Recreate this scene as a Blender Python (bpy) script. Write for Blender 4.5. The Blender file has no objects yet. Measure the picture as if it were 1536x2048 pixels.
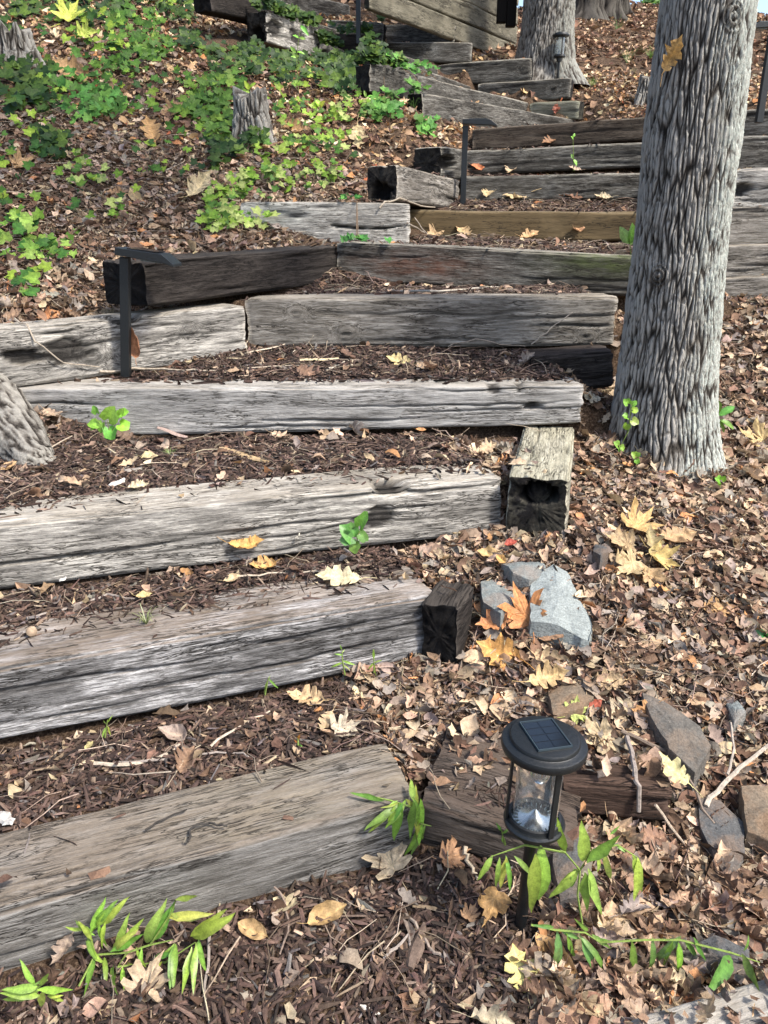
import bpy, math, random
import numpy as np
from mathutils import Matrix, Vector

# ------------------------------------------------------------------ camera, sky, sun, exposure
SC = bpy.context.scene
COL = SC.collection
TH = math.radians(20.8)
F = 1540.0
CAMZ = 1.65
cam_data = bpy.data.cameras.new('camera')
cam = bpy.data.objects.new('camera', cam_data)
COL.objects.link(cam)
cam.location = (0, 0, CAMZ)
cam.rotation_euler = (math.pi / 2 - TH, 0, 0)
cam_data.sensor_fit = 'VERTICAL'
cam_data.sensor_height = 24
cam_data.sensor_width = 18
cam_data.lens = 24 * F / 2048
cam_data.clip_start = 0.05
cam_data.clip_end = 2000
SC.camera = cam
SC.render.resolution_x = 768
SC.render.resolution_y = 1024

SUN_EL = math.radians(52)
SUN_DIR = Vector((0.86, -0.50, 0.0)).normalized() * math.cos(SUN_EL) + Vector((0, 0, math.sin(SUN_EL)))
world = bpy.data.worlds.new('World')
SC.world = world
world.use_nodes = True
wn = world.node_tree.nodes
wl = world.node_tree.links
sky = wn.new('ShaderNodeTexSky')
sky.sky_type = 'NISHITA'
sky.sun_disc = False
sky.sun_elevation = SUN_EL
sky.sun_rotation = math.atan2(SUN_DIR.x, SUN_DIR.y)
sky.air_density = 1.0
sky.dust_density = 2.5
sky.ozone_density = 1.0
wl.new(sky.outputs[0], wn['Background'].inputs[0])
wn['Background'].inputs[1].default_value = 0.15
sd = bpy.data.lights.new('sun', 'SUN')
sd.energy = 2.9
sd.angle = math.radians(8.0)
sd.color = (1.0, 0.95, 0.87)
sun = bpy.data.objects.new('sun', sd)
COL.objects.link(sun)
sun.rotation_euler = SUN_DIR.to_track_quat('Z', 'Y').to_euler()
sun.location = SUN_DIR * 30
SC.view_settings.view_transform = 'Standard'
SC.view_settings.look = 'None'
SC.view_settings.gamma = 1
SC.view_settings.exposure = 1.2
SC.view_settings.use_curve_mapping = False

rng = np.random.default_rng(7)
random.seed(7)

# ------------------------------------------------------------------ maths helpers
ct, st = math.cos(TH), math.sin(TH)


def ray(px, py):
    u = (px - 768) / F
    v = (py - 1024) / F
    return np.array([u, ct - v * st, -st - v * ct])


def UY(px, py, Y):
    d = ray(px, py)
    p = d * (Y / d[1])
    return np.array([p[0], p[1], p[2] + CAMZ])


def UZ(px, py, zrel):
    d = ray(px, py)
    p = d * (zrel / d[2])
    return np.array([p[0], p[1], p[2] + CAMZ])


def project(P):
    P = np.asarray(P, float)
    x = P[..., 0]
    y = P[..., 1]
    z = P[..., 2] - CAMZ
    dep = y * ct - z * st
    dn = -y * st - z * ct
    return 768 + F * x / dep, 1024 + F * dn / dep, dep


def _h(ix, iy, iz):
    n = (ix.astype(np.int64) * 374761393 + iy.astype(np.int64) * 668265263 + iz.astype(np.int64) * 1274126177) & 0xFFFFFFFF
    n = ((n ^ (n >> 13)) * 1103515245) & 0xFFFFFFFF
    n = ((n ^ (n >> 16)) * 1597334677) & 0xFFFFFFFF
    return ((n ^ (n >> 15)) & 0xFFFFFF) / float(0xFFFFFF)


def vn(x, y, z=0.0):
    x, y, z = np.broadcast_arrays(np.asarray(x, float), np.asarray(y, float), np.asarray(z, float))
    ix, iy, iz = np.floor(x), np.floor(y), np.floor(z)
    fx, fy, fz = x - ix, y - iy, z - iz
    fx = fx * fx * (3 - 2 * fx)
    fy = fy * fy * (3 - 2 * fy)
    fz = fz * fz * (3 - 2 * fz)
    r = 0
    for a in (0, 1):
        for b in (0, 1):
            for c in (0, 1):
                w = (fx if a else 1 - fx) * (fy if b else 1 - fy) * (fz if c else 1 - fz)
                r = r + w * _h(ix + a, iy + b, iz + c)
    return r


def fbm(x, y, z=0.0, o=4):
    r, a, s = 0, 0.5, 0
    for i in range(o):
        k = 2.03 ** i
        r = r + a * vn(x * k + 17 * i, y * k + 5 * i, np.asarray(z) * k + 9 * i)
        s += a
        a *= 0.5
    return r / s


def sstep(a, b, x):
    t = np.clip((x - a) / (b - a), 0, 1)
    return t * t * (3 - 2 * t)


# ------------------------------------------------------------------ mesh helpers
def mesh_np(name, V, faces, mats, attrs=None, smooth=True, midx=None):
    """faces: list of (n,k) int arrays"""
    me = bpy.data.meshes.new(name)
    V = np.asarray(V, np.float32)
    me.vertices.add(len(V))
    me.vertices.foreach_set('co', V.ravel())
    faces = [np.asarray(f, np.int32) for f in faces if len(f)]
    loops = np.concatenate([f.ravel() for f in faces])
    tot = np.concatenate([np.full(len(f), f.shape[1], np.int32) for f in faces])
    start = np.concatenate([[0], np.cumsum(tot)[:-1]]).astype(np.int32)
    me.loops.add(len(loops))
    me.loops.foreach_set('vertex_index', loops)
    me.polygons.add(len(tot))
    me.polygons.foreach_set('loop_start', start)
    me.polygons.foreach_set('loop_total', tot)
    if midx is not None:
        me.polygons.foreach_set('material_index', np.asarray(midx, np.int32))
    me.polygons.foreach_set('use_smooth', np.full(len(tot), smooth, bool))
    for m in (mats if isinstance(mats, (list, tuple)) else [mats]):
        me.materials.append(m)
    for k, (ty, data) in (attrs or {}).items():
        a = me.attributes.new(k, ty, 'POINT')
        key = {'FLOAT': 'value', 'FLOAT_VECTOR': 'vector', 'FLOAT_COLOR': 'color'}[ty]
        a.data.foreach_set(key, np.asarray(data, np.float32).ravel())
    me.update(calc_edges=True)
    me.validate()
    return me


def link(name, me, parent=None, label=None, cat=None, group=None, kind=None, loc=None, mat=None):
    o = bpy.data.objects.new(name, me)
    COL.objects.link(o)
    if parent is not None:
        o.parent = parent
    if mat is not None:
        o.matrix_local = mat
    elif loc is not None:
        o.location = loc
    if label:
        o['label'] = label
    if cat:
        o['category'] = cat
    if group:
        o['group'] = group
    if kind:
        o['kind'] = kind
    return o


def empty(name, loc, label, cat, group=None, rz=0):
    o = link(name, None, None, label, cat, group, loc=loc)
    o.empty_display_size = 0.1
    o.rotation_euler = (0, 0, rz)
    return o


class MB:
    def __init__(s):
        s.v = []
        s.f = []

    def add(s, V, Fs):
        b = len(s.v)
        s.v += [tuple(p) for p in V]
        s.f += [tuple(i + b for i in f) for f in Fs]
        return s

    def box(s, c, d, M=None):
        V = []
        for x in (-.5, .5):
            for y in (-.5, .5):
                for z in (-.5, .5):
                    V.append(Vector((c[0] + x * d[0], c[1] + y * d[1], c[2] + z * d[2])))
        if M:
            V = [M @ v for v in V]
        return s.add(V, [(0, 1, 3, 2), (4, 6, 7, 5), (0, 4, 5, 1), (2, 3, 7, 6), (0, 2, 6, 4), (1, 5, 7, 3)])

    def lathe(s, prof, n=48, c=(0, 0, 0), close=False):
        V = []
        for r, z in prof:
            for i in range(n):
                a = 2 * math.pi * i / n
                V.append((c[0] + r * math.cos(a), c[1] + r * math.sin(a), c[2] + z))
        Fs = []
        m = len(prof)
        for j in range(m if close else m - 1):
            for i in range(n):
                k = (i + 1) % n
                jn = (j + 1) % m
                Fs.append((j * n + i, j * n + k, jn * n + k, jn * n + i))
        return s.add(V, Fs)

    def tube(s, pts, rad, n=6):
        pts = [Vector(p) for p in pts]
        V = []
        for i, p in enumerate(pts):
            t = (pts[min(i + 1, len(pts) - 1)] - pts[max(i - 1, 0)]).normalized()
            a = t.orthogonal().normalized()
            if abs(t.z) < 0.9:
                a = t.cross(Vector((0, 0, 1))).normalized()
            b = t.cross(a)
            r = rad[i] if isinstance(rad, (list, tuple)) else rad
            for k in range(n):
                w = 2 * math.pi * k / n
                V.append(p + a * (r * math.cos(w)) + b * (r * math.sin(w)))
        Fs = []
        for i in range(len(pts) - 1):
            for k in range(n):
                Fs.append((i * n + k, i * n + (k + 1) % n, (i + 1) * n + (k + 1) % n, (i + 1) * n + k))
        Fs.append(tuple(range(n - 1, -1, -1)))
        Fs.append(tuple((len(pts) - 1) * n + k for k in range(n)))
        return s.add(V, Fs)

    def mesh(s, name, mat, smooth=False, bevel=0):
        me = bpy.data.meshes.new(name)
        me.from_pydata([tuple(v) for v in s.v], [], s.f)
        me.materials.append(mat)
        if bevel:
            import bmesh
            bm = bmesh.new()
            bm.from_mesh(me)
            bmesh.ops.recalc_face_normals(bm, faces=bm.faces)
            es = [e for e in bm.edges if len(e.link_faces) == 2 and e.calc_face_angle(0) > 0.5]
            bmesh.ops.bevel(bm, geom=es, offset=bevel, segments=2, affect='EDGES', profile=0.6)
            bm.to_mesh(me)
            bm.free()
        me.polygons.foreach_set('use_smooth', [smooth] * len(me.polygons))
        me.update()
        if smooth:
            try:
                me.set_sharp_from_angle(angle=math.radians(35))
            except Exception:
                pass
        return me


# ------------------------------------------------------------------ material helpers
class NT:
    def __init__(s, name):
        s.m = bpy.data.materials.new(name)
        s.m.use_nodes = True
        s.t = s.m.node_tree
        s.n = s.t.nodes
        s.bsdf = s.n['Principled BSDF']

    def new(s, ty, **kw):
        nd = s.n.new(ty)
        for k, v in kw.items():
            setattr(nd, k, v)
        return nd

    def l(s, a, b):
        s.t.links.new(a, b)

    def setv(s, sock, v):
        if hasattr(v, 'links') or isinstance(v, bpy.types.NodeSocket):
            s.l(v, sock)
        else:
            sock.default_value = v

    def attr(s, name, out='Vector'):
        a = s.new('ShaderNodeAttribute', attribute_name=name)
        return a.outputs[out]

    def mapv(s, vec, scale, loc=(0, 0, 0)):
        m = s.new('ShaderNodeMapping')
        s.l(vec, m.inputs['Vector'])
        m.inputs['Scale'].default_value = scale
        m.inputs['Location'].default_value = loc
        return m.outputs[0]

    def noise(s, vec, scale=1, detail=4, rough=.55, dist=0):
        n = s.new('ShaderNodeTexNoise')
        if vec is not None:
            s.l(vec, n.inputs['Vector'])
        n.inputs['Scale'].default_value = scale
        n.inputs['Detail'].default_value = detail
        n.inputs['Roughness'].default_value = rough
        n.inputs['Distortion'].default_value = dist
        return n.outputs['Fac']

    def vor(s, vec, scale, feature='F1', out='Distance', rnd=1):
        n = s.new('ShaderNodeTexVoronoi', feature=feature)
        if vec is not None:
            s.l(vec, n.inputs['Vector'])
        n.inputs['Scale'].default_value = scale
        n.inputs['Randomness'].default_value = rnd
        return n.outputs[out]

    def ramp(s, fac, stops):
        r = s.new('ShaderNodeValToRGB')
        s.l(fac, r.inputs[0])
        el = r.color_ramp.elements
        while len(el) < len(stops):
            el.new(0.5)
        for e, (p, c) in zip(el, stops):
            e.position = p
            if not isinstance(c, (tuple, list)):
                c = (c, c, c)
            e.color = (*c[:3], 1)
        return r.outputs[0]

    def mix(s, fac, a, b, mode='MIX'):
        m = s.new('ShaderNodeMix', data_type='RGBA', blend_type=mode)
        s.setv(m.inputs[0], fac)
        for i, v in ((6, a), (7, b)):
            if isinstance(v, (tuple, list)):
                v = (*v[:3], 1)
            s.setv(m.inputs[i], v)
        return m.outputs[2]

    def math(s, op, a, b=None, c=None, clamp=False):
        m = s.new('ShaderNodeMath', operation=op)
        m.use_clamp = clamp
        s.setv(m.inputs[0], a)
        if b is not None:
            s.setv(m.inputs[1], b)
        if c is not None:
            s.setv(m.inputs[2], c)
        return m.outputs[0]

    def bump(s, h, strength=.5, dist=.01, normal=None):
        b = s.new('ShaderNodeBump')
        s.l(h, b.inputs['Height'])
        b.inputs['Strength'].default_value = strength
        b.inputs['Distance'].default_value = dist
        if normal is not None:
            s.l(normal, b.inputs['Normal'])
        return b.outputs[0]

    def out(s, col=None, rough=None, normal=None, spec=.3):
        if col is not None:
            s.setv(s.bsdf.inputs['Base Color'], (*col, 1) if isinstance(col, tuple) else col)
        if rough is not None:
            s.setv(s.bsdf.inputs['Roughness'], rough)
        if normal is not None:
            s.l(normal, s.bsdf.inputs['Normal'])
        s.bsdf.inputs['Specular IOR Level'].default_value = spec
        return s.m


def wood_mat(name, lo, mid, hi, top, topfac=.6, stain=.5, contrast=1.0, fine=1.0, spec=.15):
    t = NT(name)
    g = t.attr('grain')
    n1 = t.noise(t.mapv(g, (13, 150, 150)), 1, 5, .78, .4)
    n2 = t.noise(t.mapv(g, (4.5, 42, 42)), 1, 6, .74, .8)
    n3 = t.noise(t.mapv(g, (2.6, 7, 7), (3, 5, 1)), 1, 4, .6, .4)
    n4 = t.noise(t.mapv(g, (14, 260, 260)), 1, 3, .6)
    n5 = t.noise(t.mapv(g, (60, 110, 110)), 1, 4, .7)
    s = t.math('MULTIPLY_ADD', n1, .42, t.math('MULTIPLY', n2, .38))
    s = t.math('MULTIPLY_ADD', n4, .12, s)
    s = t.math('MULTIPLY_ADD', n5, .08, s)
    w = .13 / contrast
    col = t.ramp(s, [(.5 - w, lo), (.5 - w * .25, mid), (.5 + w * .85, hi)])
    # fissures
    fz = t.noise(t.mapv(g, (6.0, 66, 66), (7, 1, 4)), 1, 4, .6, 1.0)
    fa = t.math('ABSOLUTE', t.math('SUBTRACT', fz, .5))
    fm = t.ramp(fa, [(0.0, 1.0), (.016, .6), (.038, 0)])
    gate = t.ramp(t.noise(t.mapv(g, (3, 9, 9), (1, 2, 8)), 1, 3), [(.42, 0), (.56, 1)])
    fm = t.math('MULTIPLY', fm, gate)
    # dark weather stains (real stain shapes)
    sm = t.math('MULTIPLY', t.ramp(n3, [(.43, 0), (.60, 1)]), stain)
    col = t.mix(sm, col, tuple(c * .35 for c in mid))
    # top dirt
    geo = t.new('ShaderNodeNewGeometry')
    sep = t.new('ShaderNodeSeparateXYZ')
    t.l(geo.outputs['Normal'], sep.inputs[0])
    tz = t.ramp(sep.outputs['Z'], [(.45, 0), (.9, 1)])
    tcol = t.mix(.74, col, t.mix(n5, tuple(c * .6 for c in top), tuple(c * 1.4 for c in top)))
    tz = t.math('MULTIPLY', tz, topfac)
    tz = t.math('MULTIPLY', tz, t.ramp(t.noise(t.mapv(g, (3, 9, 9)), 1, 5, .7), [(.3, .35), (.55, 1)]))
    col = t.mix(tz, col, tcol)
    # specks of pale sand and lichen on the top
    sp = t.ramp(t.vor(t.mapv(g, (1, 1, 1)), 160, out='Distance'), [(.0, 1), (.14, 0)])
    sgate = t.ramp(t.noise(t.mapv(g, (6, 6, 6), (2, 2, 2)), 1, 4), [(.48, 0), (.62, 1)])
    sp = t.math('MULTIPLY', t.math('MULTIPLY', sp, sgate), t.math('MULTIPLY', tz, .9))
    col = t.mix(sp, col, (.42, .37, .27))
    # tint painted by place (algae, rust, lichen)
    ta = t.new('ShaderNodeAttribute', attribute_name='tint')
    brk = t.ramp(t.noise(t.mapv(g, (9, 30, 30)), 1, 5, .7), [(.35, .25), (.6, 1)])
    tf = t.math('MULTIPLY', ta.outputs['Alpha'], brk)
    tcol2 = t.mix(.5, ta.outputs['Color'], t.mix(1, t.mix(1, col, (2.6, 2.6, 2.6), 'MULTIPLY'), ta.outputs['Color'], 'MULTIPLY'))
    col = t.mix(tf, col, tcol2)
    dk = t.attr('dark', 'Fac')
    fm2 = t.math('MAXIMUM', fm, t.math('MULTIPLY', dk, 1.0), clamp=True)
    col = t.mix(fm2, col, (.012, .010, .009))
    # end grain
    en = t.attr('endg', 'Fac')
    pos = t.attr('endp')
    lens = t.new('ShaderNodeVectorMath', operation='LENGTH')
    t.l(pos, lens.inputs[0])
    rn = t.math('MULTIPLY_ADD', t.noise(t.mapv(pos, (9, 9, 9)), 1, 3), .05, lens.outputs['Value'])
    rings = t.math('SINE', t.math('MULTIPLY', rn, 420))
    ec = t.mix(t.math('MULTIPLY_ADD', rings, .25, .4), tuple(c * .2 for c in mid), tuple(c * .75 for c in mid))
    ec = t.mix(t.ramp(t.noise(t.mapv(pos, (14, 14, 14)), 1, 5, .7), [(.4, 0), (.6, 1)]), ec, (.012, .011, .011))
    ec = t.mix(dk, ec, (.008, .007, .007))
    col = t.mix(en, col, ec)
    h = t.math('MULTIPLY_ADD', s, 1.6, t.math('MULTIPLY', fm, -.5))
    h = t.math('MULTIPLY_ADD', n5, .25, h)
    nb = t.bump(h, .85 * fine, .009)
    return t.out(col, .88, nb, spec)


def leafcol_mat(name, source='attr', trans=.25, rough=.6, spec=.3, vein=0.0, bumpy=.3):
    t = NT(name)
    if source == 'attr':
        c = t.attr('col', 'Color')
    else:
        oi = t.new('ShaderNodeObjectInfo')
        c = oi.outputs['Color']
    tc = t.new('ShaderNodeTexCoord')
    geo = t.new('ShaderNodeNewGeometry')
    n = t.noise(geo.outputs['Position'], 70, 4, .65)
    n2 = t.noise(geo.outputs['Position'], 320, 2, .6)
    c2 = t.mix(1, c, t.ramp(n, [(.25, .55), (.5, 1.0), (.75, 1.35)]), 'MULTIPLY')
    c2 = t.mix(.35, c2, t.mix(1, c2, t.ramp(n2, [(.3, .5), (.7, 1.5)]), 'MULTIPLY'))
    if vein:
        va = t.attr('vein', 'Fac')
        c2 = t.mix(t.math('MULTIPLY', va, vein), c2, t.mix(1, c2, (1.8, 1.8, 1.6), 'MULTIPLY'))
    nb = t.bump(n, bumpy, .004)
    t.out(c2, rough, nb, spec)
    tr = t.new('ShaderNodeBsdfTranslucent')
    t.l(c2, tr.inputs[0])
    mx = t.new('ShaderNodeMixShader')
    mx.inputs[0].default_value = trans
    t.l(t.bsdf.outputs[0], mx.inputs[1])
    t.l(tr.outputs[0], mx.inputs[2])
    t.l(mx.outputs[0], t.n['Material Output'].inputs[0])
    return t.m


def plain_mat(name, col, rough=.5, metal=0, spec=.5, nscale=0, namp=.3, bump=0):
    t = NT(name)
    c = col
    nb = None
    if nscale:
        geo = t.new('ShaderNodeTexCoord')
        n = t.noise(geo.outputs['Object'], nscale, 5, .65)
        c = t.mix(n, tuple(x * (1 - namp) for x in col), tuple(x * (1 + namp) for x in col))
        if bump:
            nb = t.bump(n, bump, .004)
    t.out(c, rough, nb, spec)
    t.bsdf.inputs['Metallic'].default_value = metal
    return t.m


def bark_mat(name, lo, mid, hi, lichen=(.42, .47, .42), lich_lit=.7, darkm=0.0):
    t = NT(name)
    bh = t.attr('bh', 'Fac')
    tc = t.new('ShaderNodeTexCoord')
    o = tc.outputs['Object']
    n = t.noise(t.mapv(o, (70, 70, 22)), 1, 6, .8)
    v = t.math('MULTIPLY_ADD', n, .75, t.math('MULTIPLY_ADD', bh, .85, -.12))
    col = t.ramp(v, [(.30, lo), (.52, mid), (.88, hi)])
    big = t.noise(t.mapv(o, (3.2, 3.2, 1.8)), 1, 5, .7)
    li = t.attr('lich_lit', 'Fac')
    lm = t.math('MULTIPLY', t.ramp(t.math('MULTIPLY_ADD', li, .5, big), [(.62, 0), (.84, 1)]), lich_lit)  # lichen patches, with sunlit paleness painted in on the side facing the sun
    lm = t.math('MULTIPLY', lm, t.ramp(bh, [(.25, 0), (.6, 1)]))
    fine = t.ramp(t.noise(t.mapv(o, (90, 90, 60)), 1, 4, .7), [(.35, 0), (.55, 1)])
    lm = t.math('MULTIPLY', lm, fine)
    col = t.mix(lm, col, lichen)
    h = t.math('MULTIPLY_ADD', t.vor(t.mapv(o, (75, 75, 22)), 1), -.5, t.noise(t.mapv(o, (120, 120, 45)), 1, 5, .8))
    nb = t.bump(h, 1.0, .010)
    return t.out(col, .92, nb, .1)


def rock_mat(name, c1, c2, c3=None, rust=0.0):
    t = NT(name)
    tc = t.new('ShaderNodeTexCoord')
    o = tc.outputs['Object']
    n = t.noise(o, 14, 6, .7, .4)
    n2 = t.noise(t.mapv(o, (30, 90, 60)), 1, 5, .7)
    n3 = t.noise(o, 170, 3, .6)
    col = t.ramp(t.math('MULTIPLY_ADD', n2, .4, t.math('MULTIPLY', n, .6)), [(.32, c1), (.62, c2)])
    col = t.mix(t.math('MULTIPLY', t.ramp(t.noise(o, 7, 5, .7), [(.45, 0), (.6, 1)]), rust), col, c3 or (.25, .1, .04))
    col = t.mix(.5, col, t.mix(1, col, t.ramp(n3, [(.3, .45), (.7, 1.6)]), 'MULTIPLY'))
    h = t.math('MULTIPLY_ADD', n3, .2, n2)
    return t.out(col, .85, t.bump(h, .7, .012), .25)


M_LIT = leafcol_mat('dry_leaf_litter', 'attr', .12, .75, .15, bumpy=.5)
M_LEAF = leafcol_mat('dry_leaf', 'obj', .22, .6, .3, vein=.5, bumpy=.5)
M_GREEN = leafcol_mat('green_leaf', 'obj', .38, .42, .5, vein=.55, bumpy=.2)
M_IVY = leafcol_mat('ivy_leaf', 'obj', .18, .55, .22, vein=.45, bumpy=.25)
M_CROWN = leafcol_mat('crown_leaf', 'attr', .35, .5, .3)
M_CHIP = leafcol_mat('bark_mulch', 'attr', 0, .85, .2, bumpy=.7)
M_TWIG = leafcol_mat('twig_bark', 'obj', 0, .8, .2, bumpy=.5)
M_STRAW = leafcol_mat('litter_twig', 'attr', 0, .8, .2, bumpy=.3)

# ------------------------------------------------------------------ timber list (front top edge, left to right)
TIES = []


def T(a, b, h, w, **kw):
    d = dict(a=np.array(a), b=np.array(b), h=h, w=w)
    d.update(kw)
    d['name'] = kw.get('name', 'railroad_tie')
    TIES.append(d)
    return d


def ext(a, b, ta=0, tb=0):
    a = np.array(a)
    b = np.array(b)
    return a - (b - a) * ta, b + (b - a) * tb


GROUPTIE = 'weathered railroad ties of the garden stair'
# --- lower steps
pa, pb = UZ(0, 1823, -1.45), UZ(835, 1597, -1.45)
pa, pb = ext(pa, pb, .45)
T(pa, pb, .21, .265, mat='brown_top', seed=1, res=1.0, label='lowest and nearest timber step, brown dusty top and dark grey front face', crack=7,
  tints=[(1.75, None, .35, (.42, .38, .26), .35, 'top'), (1.1, None, .3, (.40, .36, .26), .3, 'top')], key='A')
pa, pb = UZ(0, 1340, -1.2), UZ(872, 1190, -1.2)
pa, pb = ext(pa, pb, .3)
T(pa, pb, .245, .29, mat='streak', seed=2, res=1.0, label='second timber step from the bottom, strongly streaked white and black face', crack=14, key='B')
pa, pb = UZ(0, 1050, -.955), UZ(1006, 953, -.955)
pa, pb = ext(pa, pb, .18)
T(pa, pb, .24, .24, mat='pale', seed=3, res=1.0, label='third timber step from the bottom, notched top edge beside a hollow-ended tie', crack=12, key='C',
  gouge=[(.79, 'edge', .075, .028), (.76, 'face', .06, .012)], stainb=[(.70, .10)])
T(UZ(-40, 776, -.727), UZ(1168, 771, -.727), .235, .24, mat='silver', seed=4, res=1.0,
  label='long silver grey timber step with a dark split hole near its right end', crack=8, key='D', taper=.78,
  gouge=[(.915, 'face', .035, .03), (.895, 'edge', .02, .02), (.85, 'edge', .03, .012)])
T(UY(490, 596, 4.3), UY(1236, 592, 4.2), .262, .24, mat='greybrown', seed=5, res=1.2, knots=[(.14, .30, .03), (.275, .74, .035), (.93, .80, .028)],
  label='knotty grey brown timber step whose right end meets the big tree trunk', crack=6, key='E')
T(UY(-45, 660, 3.46), UY(489, 613, 4.25), .27, .22, mat='pale', seed=6, res=1.2, knots=[(.75, .35, .024), (.36, .6, .05)],
  label='split pale wing timber at the left under the charred tie, a lamp post before it', crack=9, key='EL',
  gouge=[(.28, 'face', .09, .02), (.50, 'edge', .1, .03), (.12, 'face', .06, .03)])
T(UY(290, 524, 3.87), UY(673, 491, 5.28), .215, .30, mat='char', seed=7, res=1.3,
  label='nearly black creosote tie behind the left path lamp, its square end facing out', crack=7, key='DK', gouge=[(.03, 'edge', .05, .02)])
T(UY(673, 484, 5.25), UY(1330, 514, 5.0), .24, .24, mat='darkgrey', seed=8, res=1.4,
  label='timber step with rusty red left part and green algae at its right end', crack=6, key='F',
  tints=[(.55, .12, .35, (.17, .06, .03), .85, 'face'), (1.75, .04, .35, (.10, .14, .03), .8, 'face')])
T(UY(480, 403, 5.6), UY(820, 405, 5.6), .275, .22, mat='pale', seed=9, res=1.4,
  label='lichen white split timber with ivy creeping on its left end', crack=6, key='GL',
  gouge=[(.62, 'mid', .14, .03), (.84, 'mid', .14, .03)], tints=[(.2, .1, .25, (.45, .5, .47), .6, 'face')])
T(UY(816, 421, 6.2), UY(1320, 424, 6.15), .205, .2, mat='ochre', seed=10, res=1.6,
  label='smooth ochre brown newer timber step with moss stains', crack=0, key='G')
T(UY(925, 353, 7.0), UY(1330, 346, 6.9), .20, .2, mat='darkgrey', seed=11, res=1.8, label='dark grey timber step directly above the ochre one', crack=4, key='H')
T(UY(930, 301, 7.5), UY(1330, 284, 7.3), .20, .2, mat='darkgrey', seed=12, res=1.8, label='dark timber step with a knot, second above the ochre one', crack=4, key='I')
T(UY(945, 258, 8.0), UY(1335, 229, 7.5), .19, .2, mat='darkbrown', seed=13, res=1.8, label='dark brown timber step just below the turn of the stair', crack=3, key='J')
# --- right hand wall behind the near trunk
T(UY(1352, 228, 7.45), UY(1640, 212, 7.1), .24, .2, mat='darkgrey', seed=14, res=2, label='dark top timber of the wall right of the near trunk', crack=3)
T(UY(1390, 275, 6.3), UY(1640, 270, 6.2), .27, .22, mat='darkgrey', seed=15, res=2, label='second timber from the top of the wall right of the near trunk', crack=4)
T(UY(1476, 338, 5.7), UY(1640, 334, 5.6), .26, .24, mat='pale', seed=16, res=1.4, label='pale cracked tie end of the wall right of the near trunk', crack=8,
  gouge=[(.06, 'face', .06, .03)])
T(UY(1380, 416, 5.55), UY(1640, 410, 5.5), .265, .24, mat='greybrown', seed=17, res=1.5, label='tan streaked wall timber under the pale cracked tie end', crack=5)
T(UY(1380, 494, 5.45), UY(1640, 486, 5.4), .21, .24, mat='greybrown', seed=18, res=1.5, label='grey wall timber second from the ground right of the trunk', crack=5)
T(UY(1380, 561, 5.38), UY(1640, 548, 5.3), .23, .24, mat='greybrown', seed=19, res=1.5, label='lowest wall timber right of the trunk, sinking into leaves', crack=5)
# --- middle left
T(UY(796, 330, 5.7), UY(920, 360, 6.9), .225, .23, mat='greybrown', seed=20, res=1.4, label='grey timber with a black rotten square end beside the middle lamp', crack=6, rot0=.6,
  key='K0')
T(UY(884, 292, 6.75), UY(936, 300, 7.15), .23, .26, mat='darkgrey', seed=21, res=1.4, label='short rotten timber with a black hollow behind the middle lamp', crack=3,
  gouge=[(.25, 'face', .09, .07)], key='K00')
T(UY(846, 184, 8.2), UY(1166, 242, 10.35), .25, .2, mat='darkgrey', seed=22, res=2, label='long dark timber slanting up to the left above the brown step', crack=5, key='K')
T(UY(850, 240, 8.3), UY(945, 262, 8.9), .24, .2, mat='char', seed=23, res=2, label='rotten black timber under the long slanting one', crack=3,
  gouge=[(.4, 'face', .09, .05)])
T(UY(742, 126, 7.95), UY(1063, 207, 10.55), .24, .18, mat='darkgrey', seed=24, res=2.4, label='slanting timber with a pale top edge rising out of the ivy', crack=4)
T(UY(752, 107, 8.8), UY(957, 178, 11.0), .23, .18, mat='darkgrey', seed=25, res=2.4, label='second slanting timber above the ivy, pale edge', crack=4)
T(UY(752, 92, 9.55), UY(876, 135, 10.8), .24, .18, mat='darkgrey', seed=26, res=2.4, label='short upper slanting timber left of the turn', crack=3)
T(UY(1060, 205, 10.45), UY(1160, 200, 10.15), .20, .2, mat='greygreen', seed=27, res=2.4, label='lowest timber end left of the flat stones by the small lantern tree', crack=3)
T(UY(957, 167, 10.8), UY(1143, 155, 10.4), .22, .2, mat='darkgrey', seed=28, res=2.4, label='timber below the small lantern with a knot at its right end', crack=4, knots=[(.82, .5, .04)])
T(UY(875, 129, 11.0), UY(1064, 115, 10.7), .245, .2, mat='darkgrey', seed=29, res=2.4, label='round-ended timber at the foot of the second tree', crack=4, knots=[(.93, .5, .05)])
T(UY(765, 84, 11.1), UY(945, 84, 10.95), .22, .2, mat='darkgrey', seed=30, res=2.4, label='timber with a pale knot high on the stair', crack=3, knots=[(.52, .4, .04)],
  tints=[(.65, .08, .06, (.4, .4, .38), .9, 'face')])
T(UY(765, 48, 11.5), UY(911, 52, 11.3), .24, .2, mat='darkgrey', seed=31, res=2.6, label='uppermost short timber in front of the plank wall', crack=3)
T(UY(667, 68, 10.35), UY(752, 70, 10.3), .22, .24, mat='char', seed=32, res=2.6, label='dark timber block beneath the far bracket lamp', crack=3)
T(UY(655, 38, 11.0), UY(768, 45, 10.9), .22, .22, mat='darkgrey', seed=33, res=2.6, label='horizontal timber behind the far bracket lamp', crack=3)
T(UY(533, 20, 9.1), UY(678, 73, 10.35), .29, .26, mat='pale', seed=34, res=1.8, label='whitened cracked timber end above the ivy at the top left', crack=9, rot0=.6,
  gouge=[(.1, 'face', .1, .04), (.4, 'face', .1, .02)])
T(UY(640, 85, 9.9), UY(690, 100, 10.2), .25, .2, mat='greybrown', seed=37, res=2, label='broken splintered timber hanging over the ivy', crack=6, gouge=[(.3, 'face', .1, .06)])
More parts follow.
